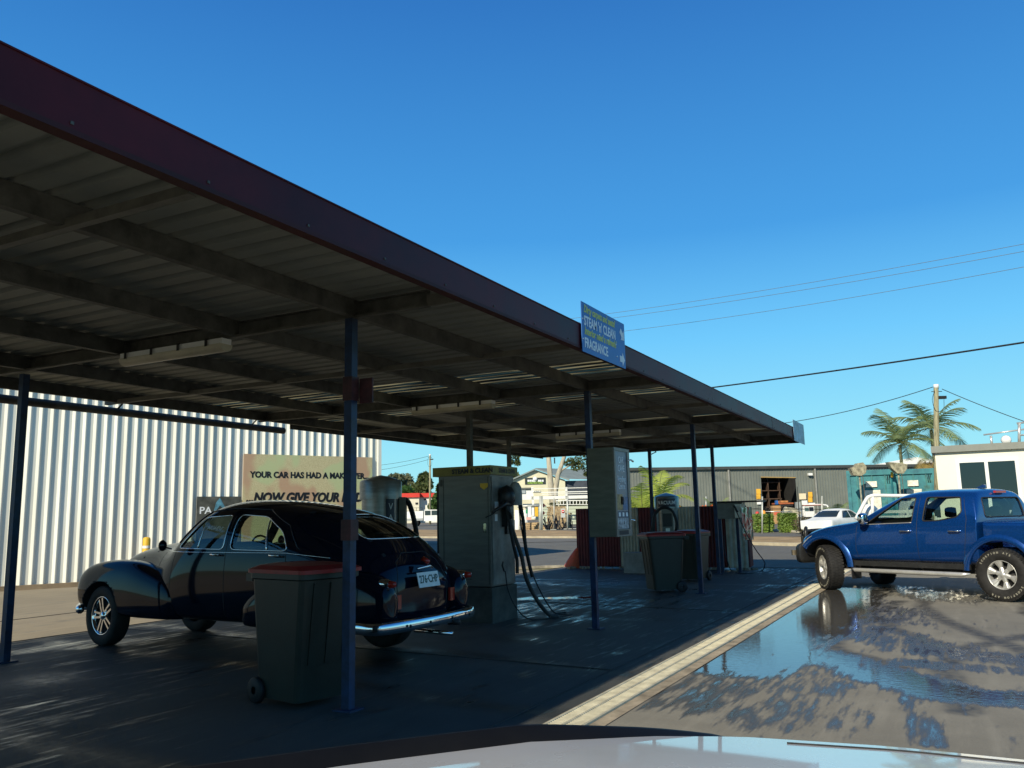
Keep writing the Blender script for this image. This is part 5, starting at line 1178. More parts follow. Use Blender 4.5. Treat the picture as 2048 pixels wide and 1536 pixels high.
# cream gable building
r=root('gable_shed',1072,120,'cream gabled shed with black builder sign and grey roof beyond the yard','building')
cream=mat('cream cladding',(.66,.62,.44),.7,0,.06,.8);D=120
L0=loc(r,1015,966,D);AP=loc(r,1072,940,D);R0=loc(r,1130,960,D)
b=MB();b.prism([(L0.x,-.5),(R0.x,-.5),(R0.x,R0.z),(AP.x,AP.z),(L0.x,L0.z)],0,.2,'xz');b.build('gable_wall',cream,r)
rfm=mat('grey metal roof',(.24,.28,.27),.8,0,.08,1,spec=.15)
b=MB();e=.35
b.add([(AP.x,-.6,AP.z+.25),(R0.x+.6,-.6,R0.z+.1),(R0.x+14,12,R0.z+.1),(AP.x+13,13,AP.z+.4),(AP.x,-.6,AP.z+.05),(R0.x+.6,-.6,R0.z-.15)],[(0,1,2,3),(0,4,5,1)]);
b.add([(AP.x,-.6,AP.z+.25),(L0.x-.6,-.6,L0.z+.05),(L0.x-.6,12,L0.z+.05),(AP.x,12,AP.z+.25),(AP.x,-.6,AP.z+.05),(L0.x-.6,-.6,L0.z-.15)],[(0,3,2,1),(0,1,5,4)])
b.build('roof',rfm,r,fix=False)
b=MB();b.box(R0.x,R0.x+14,.5,.7,-.5,R0.z-.1);b.build('side_wall',mat('dark blue grey cladding',(.05,.06,.08),.6,0,.2,2),r)
s_=lbox(r,'sign_board',mat('builder sign',(.02,.03,.03),.5,0,.1,1),1050,955,1091,969,D,.05,-.1)
text('lettering','CONSTRUCTIONS',mat('lime lettering',(.35,.55,.10),.5,0,0),r,.42,tuple(loc(r,1055,968,D)+Vector((0,-.14,0))),R90,.01,.01,0,.62)
b=MB();
for i,(x,wd) in enumerate([(1055,4.2),(1060,3.2),(1064,3.6),(1068,3),(1076,3.4),(1080,2.8),(1084,3)]):
    a=loc(r,x,963.5,D);c=loc(r,x+wd,959.5,D);b.box(a.x,c.x,-.15,-.1,a.z,c.z)
b.build('name_lettering',MT['whitetxt'],r)
b=MB();a=loc(r,1070,958,D);b.T=Matrix.Translation((a.x,-.13,a.z));b.lathe([(0,-.02),(.32,-.02),(.32,.02)],12,'y');b.build('emblem',MT['whitetxt'],r)
lbox(r,'awning',MT['batten'],1020,975,1064,979,D-6,3)
# white site hut and steel portal racks
r=root('steel_rack',1120,84,'white painted steel beams stacked on a rack in the construction yard','rack');D=84
wst=mat('white primer steel',(.80,.80,.74),.5,0,.05,2)
for nm,u0,v0,u1,v1,th in [('beam',1035,988.5,1260,1000,.3),('beam',1063,974,1260,977,.15),('beam',1080,982,1260,984,.15),('beam',1084,985.5,1260,988,.2),('column',1063,974,1066.5,1000,.2),('column',1131,974,1134.5,1000,.2),('column',1064,1000,1068,1012,.3),('column',1188,974,1191,1000,.2)]: lbox(r,nm,wst,u0,v0,u1,v1,D,th)
b=MB()
for i in range(6): p=loc(r,1068+i*2.4,983.5,D);b.T=Matrix.Translation(p);b.lathe([(.06,-.02),(.12,-.02),(.12,.02),(.06,.02)],10,'y')
b.build('bracket',MT['alloy'],r)
r=root('site_hut',1048,88,'small white flat hut between the steam cabinet and the steel rack','hut');lbox(r,'wall',wst,1030,979,1065,994,88,3);lbox(r,'window',MT['alloy'],1038,981,1051,987,88,.1,-.12);lbox(r,'roof',mat('dark eave',(.12,.13,.12),.6,0,.1,2),1028,976,1067,979,87.8,3.6)
# yard fence with signs
r=root('yard_fence',1108,66,'galvanised pipe and wire yard fence with small safety signs','fence');D=66;gv=mat('galvanised pipe',(.55,.56,.50),.45,.3,.1,5)
for u,vt,vb,rr in [(1081,992,1063,.10),(1084.5,992,1063,.06),(1108,995,1059,.035),(1135,992,1058,.07),(1040,998,1052,.05),(1195,992,1056,.06)]:
    b=MB();b.tube([loc(r,u,vb,D),loc(r,u,vt,D)],rr,8);b.build('post',gv,r)
b=MB();b.tube([loc(r,1035,1013,D),loc(r,1078,1011,D)],.10,8);b.build('gate_rail',gv,r)
b=MB();b.tube([loc(r,1086,1060,D),loc(r,1200,1055,D)],.03,6);b.build('rail',gv,r)
b=MB()
for i in range(4):
    v=999+i*16;b.tube([loc(r,1086,v,D),loc(r,1196,v-3,D)],.006,4,caps=False)
pass
b.build('wire_mesh',mat('thin dark wire',(.12,.12,.10),.6,.2,0),r)
def sgn(name,mt,u0,v0,u1,v1,dy=-.08): return lbox(r,name,mt,u0,v0,u1,v1,D,.03,dy)
sgn('white_board',MT['white'],1056,1013,1062,1034);sgn('white_board',MT['white'],1063.5,1015,1068,1032);sgn('yellow_board',MT['yellow'],1069.5,1014,1076,1033)
sgn('green_board',mat('green board',(.02,.25,.12),.5,0,0),1051.5,1019,1055.5,1027);sgn('pink_board',mat('pink board',(.7,.35,.3),.5,0,.1,4),1053,1034,1062,1040);sgn('white_board',MT['white'],1064,1033,1071,1037)
ne=sgn('no_entry_board',mat('grey board',(.45,.47,.45),.5,0,0),1122,1017,1130,1035)
b=MB();p=loc(r,1126,1023,D)+Vector((0,-.1,0));b.T=Matrix.Translation(p);b.lathe([(0,-.01),(.12,-.01),(.12,.01)],20,'y');b.build('red_disc',mat('sign red',(.6,.02,.02),.5,0,0),r)
b=MB();b.T=Matrix.Translation(p);b.box(-.085,.085,-.03,-.015,-.022,.022);b.build('white_bar',MT['white'],r)
# water tank, green sheet wall, pallets
r=root('water_tank',1050,69,'pale upright cylinder tank by the yard gate','tank');b=MB();h=loc(r,1050,1020,69).z;b.lathe([(.26,-.2),(.26,h-.1),(.2,h),(0,h+.02)],20);b.T=Matrix.Translation((-.62,0,0));b.lathe([(.2,-.2),(.2,h),(0,h)],16);b.build('tank_shell',wst,r)
r=root('sheet_fence',1140,80,'long pale green sheet metal fence at the back of the yard','fence')
gs=mat('pale green sheet',(.50,.55,.42),.6,0,.05,1)
a=loc(r,1078,1050,80);c=loc(r,1260,1009,80);b=MB()
for i in range(6):
    z0=a.z+(c.z-a.z)*i/6;z1=a.z+(c.z-a.z)*(i+1)/6;b.box(a.x,c.x,-.02*(i%2),.1,z0,z1-.03)
b.build('sheeting',gs,r)
r=root('ladder_rack',1150,78,'white railing rack standing behind the sheet fence','rack')
b=MB();b.bar(loc(r,1112,1001,78),loc(r,1200,1001,78),.08);b.bar(loc(r,1112,1009,78),loc(r,1200,1009,78),.06)
for i in range(14): b.bar(loc(r,1114+i*6.5,1009,78),loc(r,1114+i*6.5,1001,78),.06)
b.build('rails',wst,r)
pw=mat('weathered pallet timber',(.50,.36,.19),.85,0,.4,4,col2=(.24,.17,.10))
def pallet_stack(u,v,D,n,wd,label,dz=.13,rz=0,lean=0):
    r=root('pallet_stack',u,D,label,'pallets',vb=v,rz=rz);rng=random.Random(int(u))
    for i in range(n):
        t=rng.uniform(-.06,.06);b=MB();z=i*dz;b.T=Matrix.Translation((t+lean*i,0,z))
        for k in range(7): b.box(-wd/2+k*wd/7,-wd/2+(k+.8)*wd/7,-.55,.55,dz*.72,dz*.9)
        for y in(-.55,-.05,.45): b.box(-wd/2,wd/2,y,y+.1,dz*.15,dz*.7)
        for y in(-.55,.45): b.box(-wd/2,wd/2,y,y+.1,0,dz*.13)
        b.build('pallet',pw,r)
    return r
pallet_stack(1112,1058,70,13,1.35,'tall leaning stack of grey-brown timber pallets behind the wire fence',.14,.2,.01)
pallet_stack(1127,1056,72,9,1.3,'shorter pallet stack just right of the tall leaning one',.14,-.2)
pallet_stack(1062,1057,68,4,1.4,'low stack of sunlit yellow-brown pallets at the yard gate',.15,.1)
pallet_stack(1080,1059,67.5,3,1.3,'lowest pallet stack beside the double gate post',.14,-.1)
r=root('timber_offcuts',1105,65,'dark tangle of scaffold tubes and offcuts leaning behind the yard fence','scrap',vb=1060)
b=MB();rng=random.Random(5)
for i in range(26):
    u=rng.uniform(1092,1146);b.bar(loc(r,u,1058,65.5+rng.random()),loc(r,u+rng.uniform(-9,9),rng.uniform(1028,1048),66+rng.random()),.05+.05*rng.random())
b.build('tubes',MT['black'],r)
r=root('crane_hook_markers',1084,67,'pair of orange-red tags hanging at the double gate post','marker',vb=1050)
b=MB()
for v in(1011,1026): b.T=Matrix.Translation(loc(r,1086,v,66.2));b.lathe([(0,-.02),(.14,-.02),(.14,.02),(0,.02)],14,'y')
b.build('tag_disc',MT['orange'],r)
# ------------------------------------------------------------------ big dark shed
r=root('dark_warehouse',1560,72,'long dark grey ribbed warehouse with an open roller doorway','warehouse');D0=70.5;D1=75
def WP(u,v):
    p0=np.array(pt(1250,v,D0));t=(u-1250)/(1880-1250);D=D0+(D1-D0)*t;return loc(r,u,v,D)
A=WP(1250,940);B_=WP(1960,938);dz0=WP(1521,955);dz1=WP(1590,956)
dark=mat('charcoal wall cladding',(.185,.20,.175),.55,.1,.08,.7)
top=A.z;yy=lambda x:A.y+(B_.y-A.y)*(x-A.x)/(B_.x-A.x)
def corrwall(x0,x1,z0,z1):
    b=MB();x=x0;P=[]
    while x<x1: P+=[(x,0),(x+.14,0),(x+.16,-.05),(x+.2,-.05),(x+.22,0)];x+=.25
    P.append((x1,0));P=[p for p in P if p[0]<=x1]
    b.add([(px,yy(px)+py,z) for z in(z0,z1) for px,py in P],[(i,i+1,len(P)+i+1,len(P)+i) for i in range(len(P)-1)],False);return b.build('wall_cladding',dark,r,fix=False)
corrwall(A.x,dz0.x,-.6,top);corrwall(dz1.x,B_.x,-.6,top);corrwall(dz0.x,dz1.x,dz0.z,top)
b=MB()
for x0,x1 in((A.x,B_.x),): b.bar((x0,yy(x0)-.15,top+.05),(x1,yy(x1)-.15,top+.05),.2,.24)
b.build('gutter',mat('dark gutter',(.06,.065,.06),.5,0,.1,2),r)
for u in(1302,1456,1628.5,1700):
    p=WP(u,950);b=MB();b.bar((p.x,yy(p.x)-.12,-.5),(p.x,yy(p.x)-.12,top-.1),.13);b.build('downpipe',mat('grey downpipe',(.28,.28,.25),.5,0,.1,4),r)
b=MB();b.box(A.x,B_.x,B_.y+.5,B_.y+25,top-.1,top+.15);b.build('roof',rfm,r)
b=MB();b.box(dz0.x-1,dz1.x+1,A.y+9,A.y+9.2,-.5,top-.2);b.box(dz0.x-1.0,dz0.x-.8,yy(dz0.x)+.2,A.y+9,-.5,top-.2);b.box(dz1.x+.8,dz1.x+1,yy(dz1.x)+.2,A.y+9,-.5,top-.2);b.build('inner_wall',mat('dark interior wall',(.02,.02,.02),.9,0,.2,2),r)
b=MB()
for k in range(5):
    z=.6+.75*k;b.box(dz0.x-.3,dz1.x+.2,A.y+7,A.y+7.6,z,z+.07)
for x in np.linspace(dz0.x,dz1.x,4): b.box(x,x+.08,A.y+7,A.y+7.6,-.3,4)
b.build('storage_racking',mat('rack steel',(.10,.06,.04),.6,0,.3,3),r)
lintel=MB();lintel.bar((dz0.x,yy(dz0.x)-.07,dz0.z+.03),(dz1.x,yy(dz1.x)-.07,dz1.z+.03),.08);lintel.build('door_lintel',mat('ochre lintel',(.42,.28,.10),.6,0,.1,3),r)
def ws(name,mt,u0,v0,u1,v1):
    a=WP(u0,v1);c=WP(u1,v0);return box(name,mt,r,a.x,c.x,yy(a.x)-.14,yy(a.x)-.09,a.z,c.z)
og=mat('orange yellow board',(.80,.42,.04),.5,0,.05,2)
for u0,u1,v in((1511.5,1519,978),(1615,1622,984)):
    ws('orange_board',og,u0,v,u1,v+10);ws('orange_board',og,u0,v+10.5,u1,v+20.5)
ws('white_board',MT['white'],1512.5,1000,1520,1009);ws('cream_board',mat('cream board',(.75,.62,.42),.5,0,.05,2),1597,987,1609,999);ws('white_board',MT['white'],1602,1001,1612,1010)
b=MB();p=WP(1617,949);b.box(p.x-.15,p.x+.2,yy(p.x)-.35,yy(p.x)-.05,p.z-.1,p.z+.1);b.build('flood_lamp',MT['white'],r)
# items in the doorway
r=root('crate_load',1570,66,'orange timber load on stacked frames in the warehouse doorway','crate load',vb=1045)
lbox(r,'timber_pack',mat('orange timber',(.55,.22,.07),.7,0,.2,4),1562,1001,1576,1005,66,1.2);lbox(r,'deck',mat('orange steel deck',(.45,.12,.04),.6,0,.2,3),1556,1005,1587,1008.5,66,1.6);lbox(r,'frame',MT['black'],1558,1009,1586,1013,66,1.4);lbox(r,'blue_drum',MT['signblue'],1553,1001,1556,1009,65.5,.4)
r=root('tall_carton',1555,56,'tall brown cardboard carton with red print between the two hedges','carton',vb=1050)
cd=mat('brown carton',(.46,.27,.12),.8,0,.1,3);lbox(r,'carton_body',cd,1547.5,1011,1561,1048,56,.45);lbox(r,'red_print',mat('red carton print',(.6,.12,.06),.7,0,.1,5),1548.5,1023,1560.5,1030,56,.01,-.012)
r=root('machine_parts',1580,58,'cream and green machine parts lying behind the right hedge','machinery',vb=1045)
rng=random.Random(9);b=MB()
for i in range(14):
    p=loc(r,rng.uniform(1568,1596),rng.uniform(1016,1036),58+rng.random()*2);s=rng.uniform(.12,.3);b.T=Matrix.Translation(p)@Matrix.Rotation(rng.random()*3,4,'Y');b.box(-s,s,-.2,.2,-s*.4,s*.4)
b.build('parts',mat('cream machine paint',(.52,.48,.34),.6,0,.25,4),r)
for u,v,c,l in((1516,1028,(.55,.04,.03),'small red cap of a hydrant above the left hedge'),(1529,1026,(.8,.30,.03),'orange bollard top above the left hedge')):
    r=root('bollard',u,54,l,'bollard',vb=v+20);h=loc(r,u,v-3,54).z;b=MB();b.lathe([(.11,0),(.11,h),(.06,h+.06),(0,h+.07)],14);b.build('post_tube',mat('post '+l[:12],c,.5,0,0),r)
r=root('boom_pipe',1545,54,'pale horizontal boom pipe above the left hedge','pipe',vb=1040);b=MB();b.tube([loc(r,1530,1023,54),loc(r,1585,1024,54)],.03,6);b.build('pipe',MT['alloy'],r)
# hedges
def hedge(u0,u1,vt,vb,D,label,seed):
    um=(u0+u1)/2;r=root('hedge',um,D,label,'hedge','clipped hedges at the kerb',vb=vb);rng=random.Random(seed);w_=(u1-u0)/1677*D;h=(vb-vt)/1677*D
    b=MB()
    for _ in range(2600):
        f=rng.random();x=rng.uniform(-.5,.5)*w_;y=rng.uniform(-.45,.45);z=rng.uniform(.05,1)*h
        k=rng.random()
        if k<.4:y=-.45+rng.random()*.1
        elif k<.7:z=h*(.93+.1*rng.random())
        elif k<.85:x=math.copysign(w_*.48,x)
        x*=1-.15*(z/h<.2)
        leaves(b,x,y,z,.05,.05,.05,1,.075,.6,rng)
    b.build('foliage',LF['hedge'],r,fix=False)
    b=MB()
    for i in range(6):
        x=w_*(-.4+.16*i);b.tube([(x,0,-.1),(x+.05,0,h*.5)],.025,5);b.tube([(x,0,h*.2),(x-.15,.1,h*.7)],.015,5)
    b.build('stems',bark2,r);return r
hedge(1510,1544,1030,1064,51,'square clipped hedge left of the tall brown carton',1)
hedge(1561,1590,1030,1066,50,'square clipped hedge right of the tall brown carton',2)
r=root('dry_bush',1603,47,'sparse brown bush between the hedge and the white car','bush',vb=1062);rng=random.Random(4);b=MB();w_=.5
leaves(b,0,0,.55,.55,.4,.45,500,.06,.4,rng);b.build('foliage',leafm('brown leaves',(.12,.11,.04),(.05,.04,.02)),r,fix=False)
b=MB();[b.tube([(0,0,-.1),(rng.uniform(-.4,.4),0,.8)],.012,4) for i in range(9)];b.build('stems',bark2,r)
r=root('wire_fence',1570,50,'thin black wire strung between slim grey posts above the hedges','fence',vb=1066)
for u,vt,vb in((1524.5,993,1067),(1644,992,1050),(1412,993,1060)):
    b=MB();b.tube([loc(r,u,vb,49.3),loc(r,u,vt,49.3)],.045,8);b.build('post',gv,r)
for v0,v1 in((1017,1020),(1019,1017)):
    b=MB();b.tube([loc(r,1490,v0,49.3),loc(r,1524,v1-1,49.3),loc(r,1690,v0+1,49.3)],.015,5);b.build('wire',MT['black'],r)
# palms
def frond(b,p0,az,el,L,droop,lw,nl=26,curl=1,rng=random,up=.35):
    p=Vector(p0);d=Vector((math.cos(az)*math.cos(el),math.sin(az)*math.cos(el),math.sin(el)));P=[p.copy()];n=nl;D=[]
    for i in range(n):
        d=(d-Vector((0,0,droop*L/n/L*(.5+i/n)))).normalized();p=p+d*L/n;P.append(p.copy());D.append(d.copy())
    side=Vector((0,0,1)).cross(Vector((math.cos(az),math.sin(az),0)))
    for i in range(2,n):
        t=i/n;l=lw*math.sin(math.pi*min(1,(t*.93+.07)))**.6
        for s in(-1,1):
            dd=D[i-1];v=(side*s*.9+dd*.55+Vector((0,0,up*(.5-t)-.25+rng.uniform(-.12,.12)))).normalized();a=P[i];e=a+v*l-Vector((0,0,.12*l*l));m=(a+e)/2+Vector((0,0,.05*l));wv=dd*(L/n*.40)
            k=len(b.v);b.v+=[a-wv,a+wv,m+wv*.8,m-wv*.8,e];b.f+=[(k,k+1,k+2,k+3),(k+3,k+2,k+4)];b.mi+=[0,0];b.sm+=[False,False]
    return P
def palm(name,u,vc,D,label,H_L,mt,n,lw,trunk_r,seed,vb=1060,droop=1.0,els=(-.2,1.2),group='palms',dead=False,trunk_mt=None):
    r=root(name,u,D,label,'palm',group,vb=vc);rng=random.Random(seed);c=loc(r,u,vc,D);b=MB();rach=MB()
    for i in range(n):
        az=2.39996*i+rng.uniform(-.2,.2);el=els[0]+(els[1]-els[0])*((i+.5)/n);L=H_L*rng.uniform(.85,1.1)
        P=frond(b,(0,0,c.z),az,el,L,droop*rng.uniform(.8,1.2),lw*rng.uniform(.85,1.1),30,rng=rng);rach.tube(P,[.035*(1-.85*j/len(P)) for j in range(len(P))],5)
    b.build('crown',mt,r,fix=False);rach.build('frond_stalks',leafm('stalks '+label[:14],(.25,.27,.09),(.12,.14,.05)),r)
    b=MB();b.tube([(0,0,-.3),(.02,0,c.z*.6),(0,0,c.z-.1)],[trunk_r*1.3,trunk_r,trunk_r*.9],12)
    for i in range(14): z=c.z*.3+i*c.z*.04;b.tube([(0,0,z),(0,0,z+.02)],trunk_r*1.12,12)
    b.build('trunk',trunk_mt or mat('palm trunk',(.30,.30,.16),.7,0,.25,5),r);return r
palm('palm',1799,886,53,'left of the two tall palms rising behind the teal containers',2.7,LF['palm'],15,1.05,.10,21,droop=1.35,els=(-.15,1.35))
palm('palm',1862,856,54,'right of the two tall palms, crown crossed by the timber pole',2.9,LF['palm'],15,1.1,.11,24,droop=1.35,els=(-.15,1.25))
palm('palm',1285,1040,36,'bushy yellow-green palm behind the coin vacuum, left of the blue post',1.9,LF['lime'],17,.6,.09,31,droop=1.8,els=(.3,1.4))
palm('palm',1318,1020,38,'taller yellow-green palm with arching fronds right of the coin vacuum',2.3,LF['lime'],13,.62,.10,33,droop=2.4,els=(.5,1.45))
palm('palm',1432,1035,38,'small green palm behind the metal wash unit at the fence end',1.1,LF['palm'],10,.42,.07,35,droop=1.6,els=(.3,1.4))
palm('palm',1676,1040,52,'low palm with arching fronds in front of the dark warehouse right of the doorway',1.7,LF['palm'],9,.5,.1,37,droop=2.0,els=(.5,1.3))
r=root('dry_palm_skirt',1868,51.5,'heap of dry straw coloured palm fronds between containers and site office','dead fronds',vb=1000);rng=random.Random(6);b=MB();z0=loc(r,1868,925,51.5)
for i in range(16):
    frond(b,(rng.uniform(-.5,.5),0,z0.z+rng.uniform(-.2,.3)),rng.uniform(0,6.28),rng.uniform(-.6,.7),1.7,3.2,.5,18,rng=rng)
b.build('fronds',LF['straw'],r,fix=False);b=MB();b.tube([(0,0,-.3),(0,0,z0.z)],.12,10);b.build('stump',bark2,r)
r=root('orange_flowers',1370,37,'row of orange-red flowering plants just over the striped fence','shrub',vb=1060);rng=random.Random(8);b=MB();z=loc(r,1370,1012,37).z
for u in(1318,1352,1398,1412,1425): p=loc(r,u,1012,37);leaves(b,p.x,0,p.z-.15,.25,.2,.2,60,.06,.5,rng)
b.build('flowers',mat('orange flowers',(.7,.14,.03),.6,0,.2,5),r,fix=False);b=MB()
for u in(1318,1352,1398,1412,1425): p=loc(r,u,1012,37);b.tube([(p.x,0,-.2),(p.x,0,p.z-.1)],.02,5);leaves(b,p.x,0,p.z*.6,.3,.2,.4,80,.08,.4,rng)
b.build('stems',LF['green'],r,fix=False)
# white roof behind containers
r=root('white_roofed_building',1800,95,'white pitched roof rising behind the teal containers','building');D=95
a=loc(r,1700,938,D);p1=loc(r,1832,914,D);c=loc(r,1990,936,D)
b=MB();b.add([(a.x,0,a.z),(p1.x,0,p1.z),(c.x,0,c.z),(a.x,0,a.z-.6),(c.x,0,c.z-.6),(p1.x+6,20,p1.z+.2),(a.x,20,a.z),(c.x+6,20,c.z)],[(0,1,2,4,3),(0,6,5,1),(1,5,7,2)]);b.build('roof',MT['white'],r,fix=False);b=MB();b.box(a.x,c.x,.5,.7,-.5,a.z-.61);b.build('wall',cream,r)
# teal containers with lifting posts
teal=mat('faded teal steel',(.03,.20,.21),.5,0,.35,2.0,col2=(.012,.10,.13));teal2=mat('pale patched teal',(.05,.22,.21),.55,0,.3,3)
def container(u0,u1,vt,D,label,seed):
    r=root('teal_container',(u0+u1)/2,D,label,'container','teal containers',vb=vt,rz=rad(-26));a=loc(r,u0,1055,D);c=loc(r,u1,vt,D);rng=random.Random(seed);x0,x1,h=a.x,c.x,c.z;w_=x1-x0
    box('body',teal,r,x0,x1,0,3.0,.05,h-.02)
    b=MB();b.box(x0-.06,x1+.06,-.10,.0,h-.28,h);b.box(x0-.06,x0+.12,-.10,0,.1,h-.281);b.box(x1-.12,x1+.06,-.10,0,.1,h-.281);b.box(x0+.121,x1-.121,-.08,0,.1,.25);b.build('frame',teal,r)
    for f in(.20,.52,.80):
        b=MB();b.box(x0+w_*f-.03,x0+w_*f+.03,-.06,-.001,.251,h-.281);b.build('rib',teal2,r)
    for k in range(3):
        X=x0+w_*rng.uniform(.15,.85);Z=h*rng.uniform(.35,.8);b=MB();b.box(X,X+.3,-.008,-.003,Z,Z+.18);b.build('paint_patch',teal2,r)
    b=MB();
    for X in(x0+w_*.86,x0+w_*.9): b.tube([(X,-.05,h-.35),(X-.05,-.12,h-.55),(X-.02,-.05,h-.75)],.02,6)
    b.build('hook',MT['black'],r)
    b=MB();b.box(x0+w_*.34,x0+w_*.68,-.112,-.104,h*.34,h*.68);b.box(x0+w_*.38,x0+w_*.62,-.112,-.104,h*.73,h*.82);b.build('white_notice',mat('worn white notice',(.78,.75,.62),.6,0,.2,6),r)
    return r
container(1702,1788,939,46,'left teal steel container with white notice behind the blue ute',1)
container(1789,1868,937,46.3,'right teal steel container with white notices next to the site office',2)
for u,v,l in((1727,938,'blotched concrete counterweight on a rusty post above the left container'),(1806,936,'wedge shaped concrete counterweight on a post above the right container')):
    r=root('counterweight_post',u,44.5,l,'post',vb=1055);z=loc(r,u,v,44.5).z
    b=MB();rng=random.Random(int(u));
    prof=[(-.5,.05),(-.36,-.32),(.05,-.36),(.30,-.22),(.36,.12),(.20,.34),(-.1,.30),(-.25,.12)] if u<1750 else [(-.55,.32),(-.38,.0),(-.10,-.28),(.22,-.30),(.42,-.05),(.46,.18),(.1,.26)]
    b.prism([(x,z+zz) for x,zz in prof],-.18,.18,'xz');b.build('weight',mat('lichen concrete '+str(u),(.38,.35,.24),.9,0,.35,5),r)
    b=MB();b.tube([(.02,0,-.3),(.02,0,z-.2)],.05,8);b.build('post_tube',mat('rusty grey post '+str(u),(.30,.30,.22),.6,0,.3,6),r)
    b=MB();b.tube(spline([(.14,-.1,z-.25),(.16,-.1,z-1.0),(.12,-.1,z-1.9)],6),.016,5);b.build('chain',bark2,r)
r=root('tall_yellow_lamp',1784,45.2,'small yellow cylinder fixed between the two teal containers','beacon',vb=1055);p=loc(r,1784,949,45.2);b=MB();b.T=Matrix.Translation(p);b.lathe([(0,-.15),(.07,-.15),(.07,.12),(0,.14)],12);b.build('beacon_body',MT['yellow'],r);b=MB();b.T=Matrix.Translation((p.x,.1,0));b.box(-.03,.03,.0,.05,-.2,p.z);b.build('bracket',teal,r)
# white ladder-rack ute behind the blue one
r=root('rack_ute',1800,26,'white tray ute with tall tubular ladder rack behind the blue ute','ute',vb=1075);D=26
def LL(u,v,dd=0): return loc(r,u,v,D+dd)
for dd in(0,1.5):
    b=MB();b.tube(spline([LL(1712,1038,dd),LL(1732,1000,dd),LL(1740,993,dd),LL(1752,991,dd),LL(1800,991.5,dd),LL(1900,991,dd)],6),.055,10);b.build('ladder_rack',MT['white'],r)
b=MB();b.tube([LL(1745,993),LL(1745,1040)],.05,8);b.tube([LL(1745,991),LL(1745,991,1.5)],.04,8);b.build('rack_post',MT['white'],r)
g=loc(r,1720,1075,D)
cabm=cage([(x,[(0,.55),(.7,.55),(.84,.62),(.86,1.0),(.82,1.2),(.66,zr),(.5,zt),(0,zt+.02)]) for x,zr,zt in((3.4,1.0,1.02),(3.3,1.05,1.08),(2.2,1.15,1.18),(1.6,1.5,1.55),(1.0,1.64,1.68),(.1,1.64,1.68),(0,1.62,1.66))],2)
cabm.materials.append(MT['white']);cb_=finish('cab',cabm,r);xc=LL(1838,1040).x;cb_.location=(xc,.75,-.02)
b=MB();b.prism([(xc+1.55,1.18),(xc+.15,1.18),(xc+.15,1.5),(xc+1.1,1.5)],-.14,-.12,'xz');b.build('side_window',mat('blue dark glass',(.03,.05,.07),.08,0,0),r)
b=MB();xt=LL(1706,1000).x;xe=xc-.1
for k in range(4): z=.82+.16*k; b.box(xt+.7,xe,-.1,-.06,z,z+.085)
for k in range(5): x=xt+.7+k*.85; b.box(x,x+.05,-.13,-.1,.8,1.44)
b.box(xt+.7,xe,-.1,1.5,.70,.78);b.build('tray',MT['white'],r)
b=MB();b.T=Matrix.Translation((LL(1758,1040).x,.7,1.32))@Matrix.Diagonal((.28,.4,.28,1));b.lathe([(0,-1),(.55,-.85),(.9,-.45),(1,0),(.9,.45),(.55,.85),(0,1)],20);b.build('tank',MT['white'],r)
for x in(xc+2.6,xt+1.0):
    for y in(0,1.5):
        b=MB();b.T=Matrix.Translation((x,y,.33));b.lathe([(.18,-.1),(.33,-.1),(.34,.1),(.2,.1)],20,'y');b.build('wheel',MT['tyre'],r)
# silver-white sedan
r=root('white_sedan',1672,44,'white sedan parked across the road beyond the blue ute bonnet','car',vb=1062,rz=rad(44))
S=[(x,[(0,.35),(.7,.35),(.86,.42),(.88,.7),(.84,.88),(wr,zr),(wr*.8,zt),(0,zt+.02)]) for x,wr,zr,zt in((-2.25,.6,.66,.7),(-2.15,.7,.75,.80),(-1.3,.74,.90,.93),(-1.0,.70,1.0,1.04),(-.45,.62,1.34,1.39),(.5,.62,1.36,1.41),(1.0,.64,1.20,1.26),(1.5,.72,.98,1.02),(2.1,.72,.93,.96),(2.25,.6,.8,.84))]
sm_=cage(S,2);stt=bvh(sm_);dg_=mat('dark tinted glass',(.02,.03,.035),.08,0,0)
sm_.materials.append(MT['white']);finish('body',sm_,r)
patch('side_window',roundpoly([(-.85,.93),(-.42,1.28),(.05,1.30),(.05,.93)],.03),stt,dg_,r,'y',-1,.004);patch('side_window',roundpoly([(.12,.93),(.12,1.30),(.60,1.28),(1.05,.97)],.03),stt,dg_,r,'y',-1,.004)
patch('windscreen',roundpoly([(-.62,.98),(-.52,1.30),(.52,1.30),(.62,.98)],.03),stt,dg_,r,'x',-1,.004)
for x in(-1.4,1.35):
    for y in(-.78,.78):
        b=MB();b.T=Matrix.Translation((x,y,.32));b.lathe([(.18,-.1),(.31,-.1),(.32,.1),(.2,.1)],20,'y');b.build('wheel',MT['tyre'],r)
b=MB();b.box(-2.2,-2.1,-.75,-.45,.60,.70);b.build('headlight',MT['alloy'],r)
# forklift-like white work truck by the warehouse
r=root('crane_truck',1622,62,'white and red work truck parked at the warehouse wall','truck',vb=1048);D=62
lbox(r,'cab',MT['white'],1608,1012,1628,1034,D,1.8);lbox(r,'cab_window',mat('truck glass',(.08,.14,.14),.1,0,0),1610,1015,1617,1022,D,.03,-.04);lbox(r,'cab_window',MT['darkpanel'],1618.5,1014,1626.5,1022,D,.03,-.04)
lbox(r,'tray',MT['white'],1628,1027,1654,1035,D,1.9);lbox(r,'red_board',mat('red board',(.62,.06,.04),.5,0,.1,4),1633,1026,1645,1031,D,.05,-.06)
b=MB()
for dd in(0,1.7): b.tube(spline([loc(r,1609,1034,D+dd),loc(r,1608,1014,D+dd),loc(r,1613,1010,D+dd),loc(r,1650,1010,D+dd),loc(r,1656,1016,D+dd),loc(r,1657,1028,D+dd)],5),.06,8)
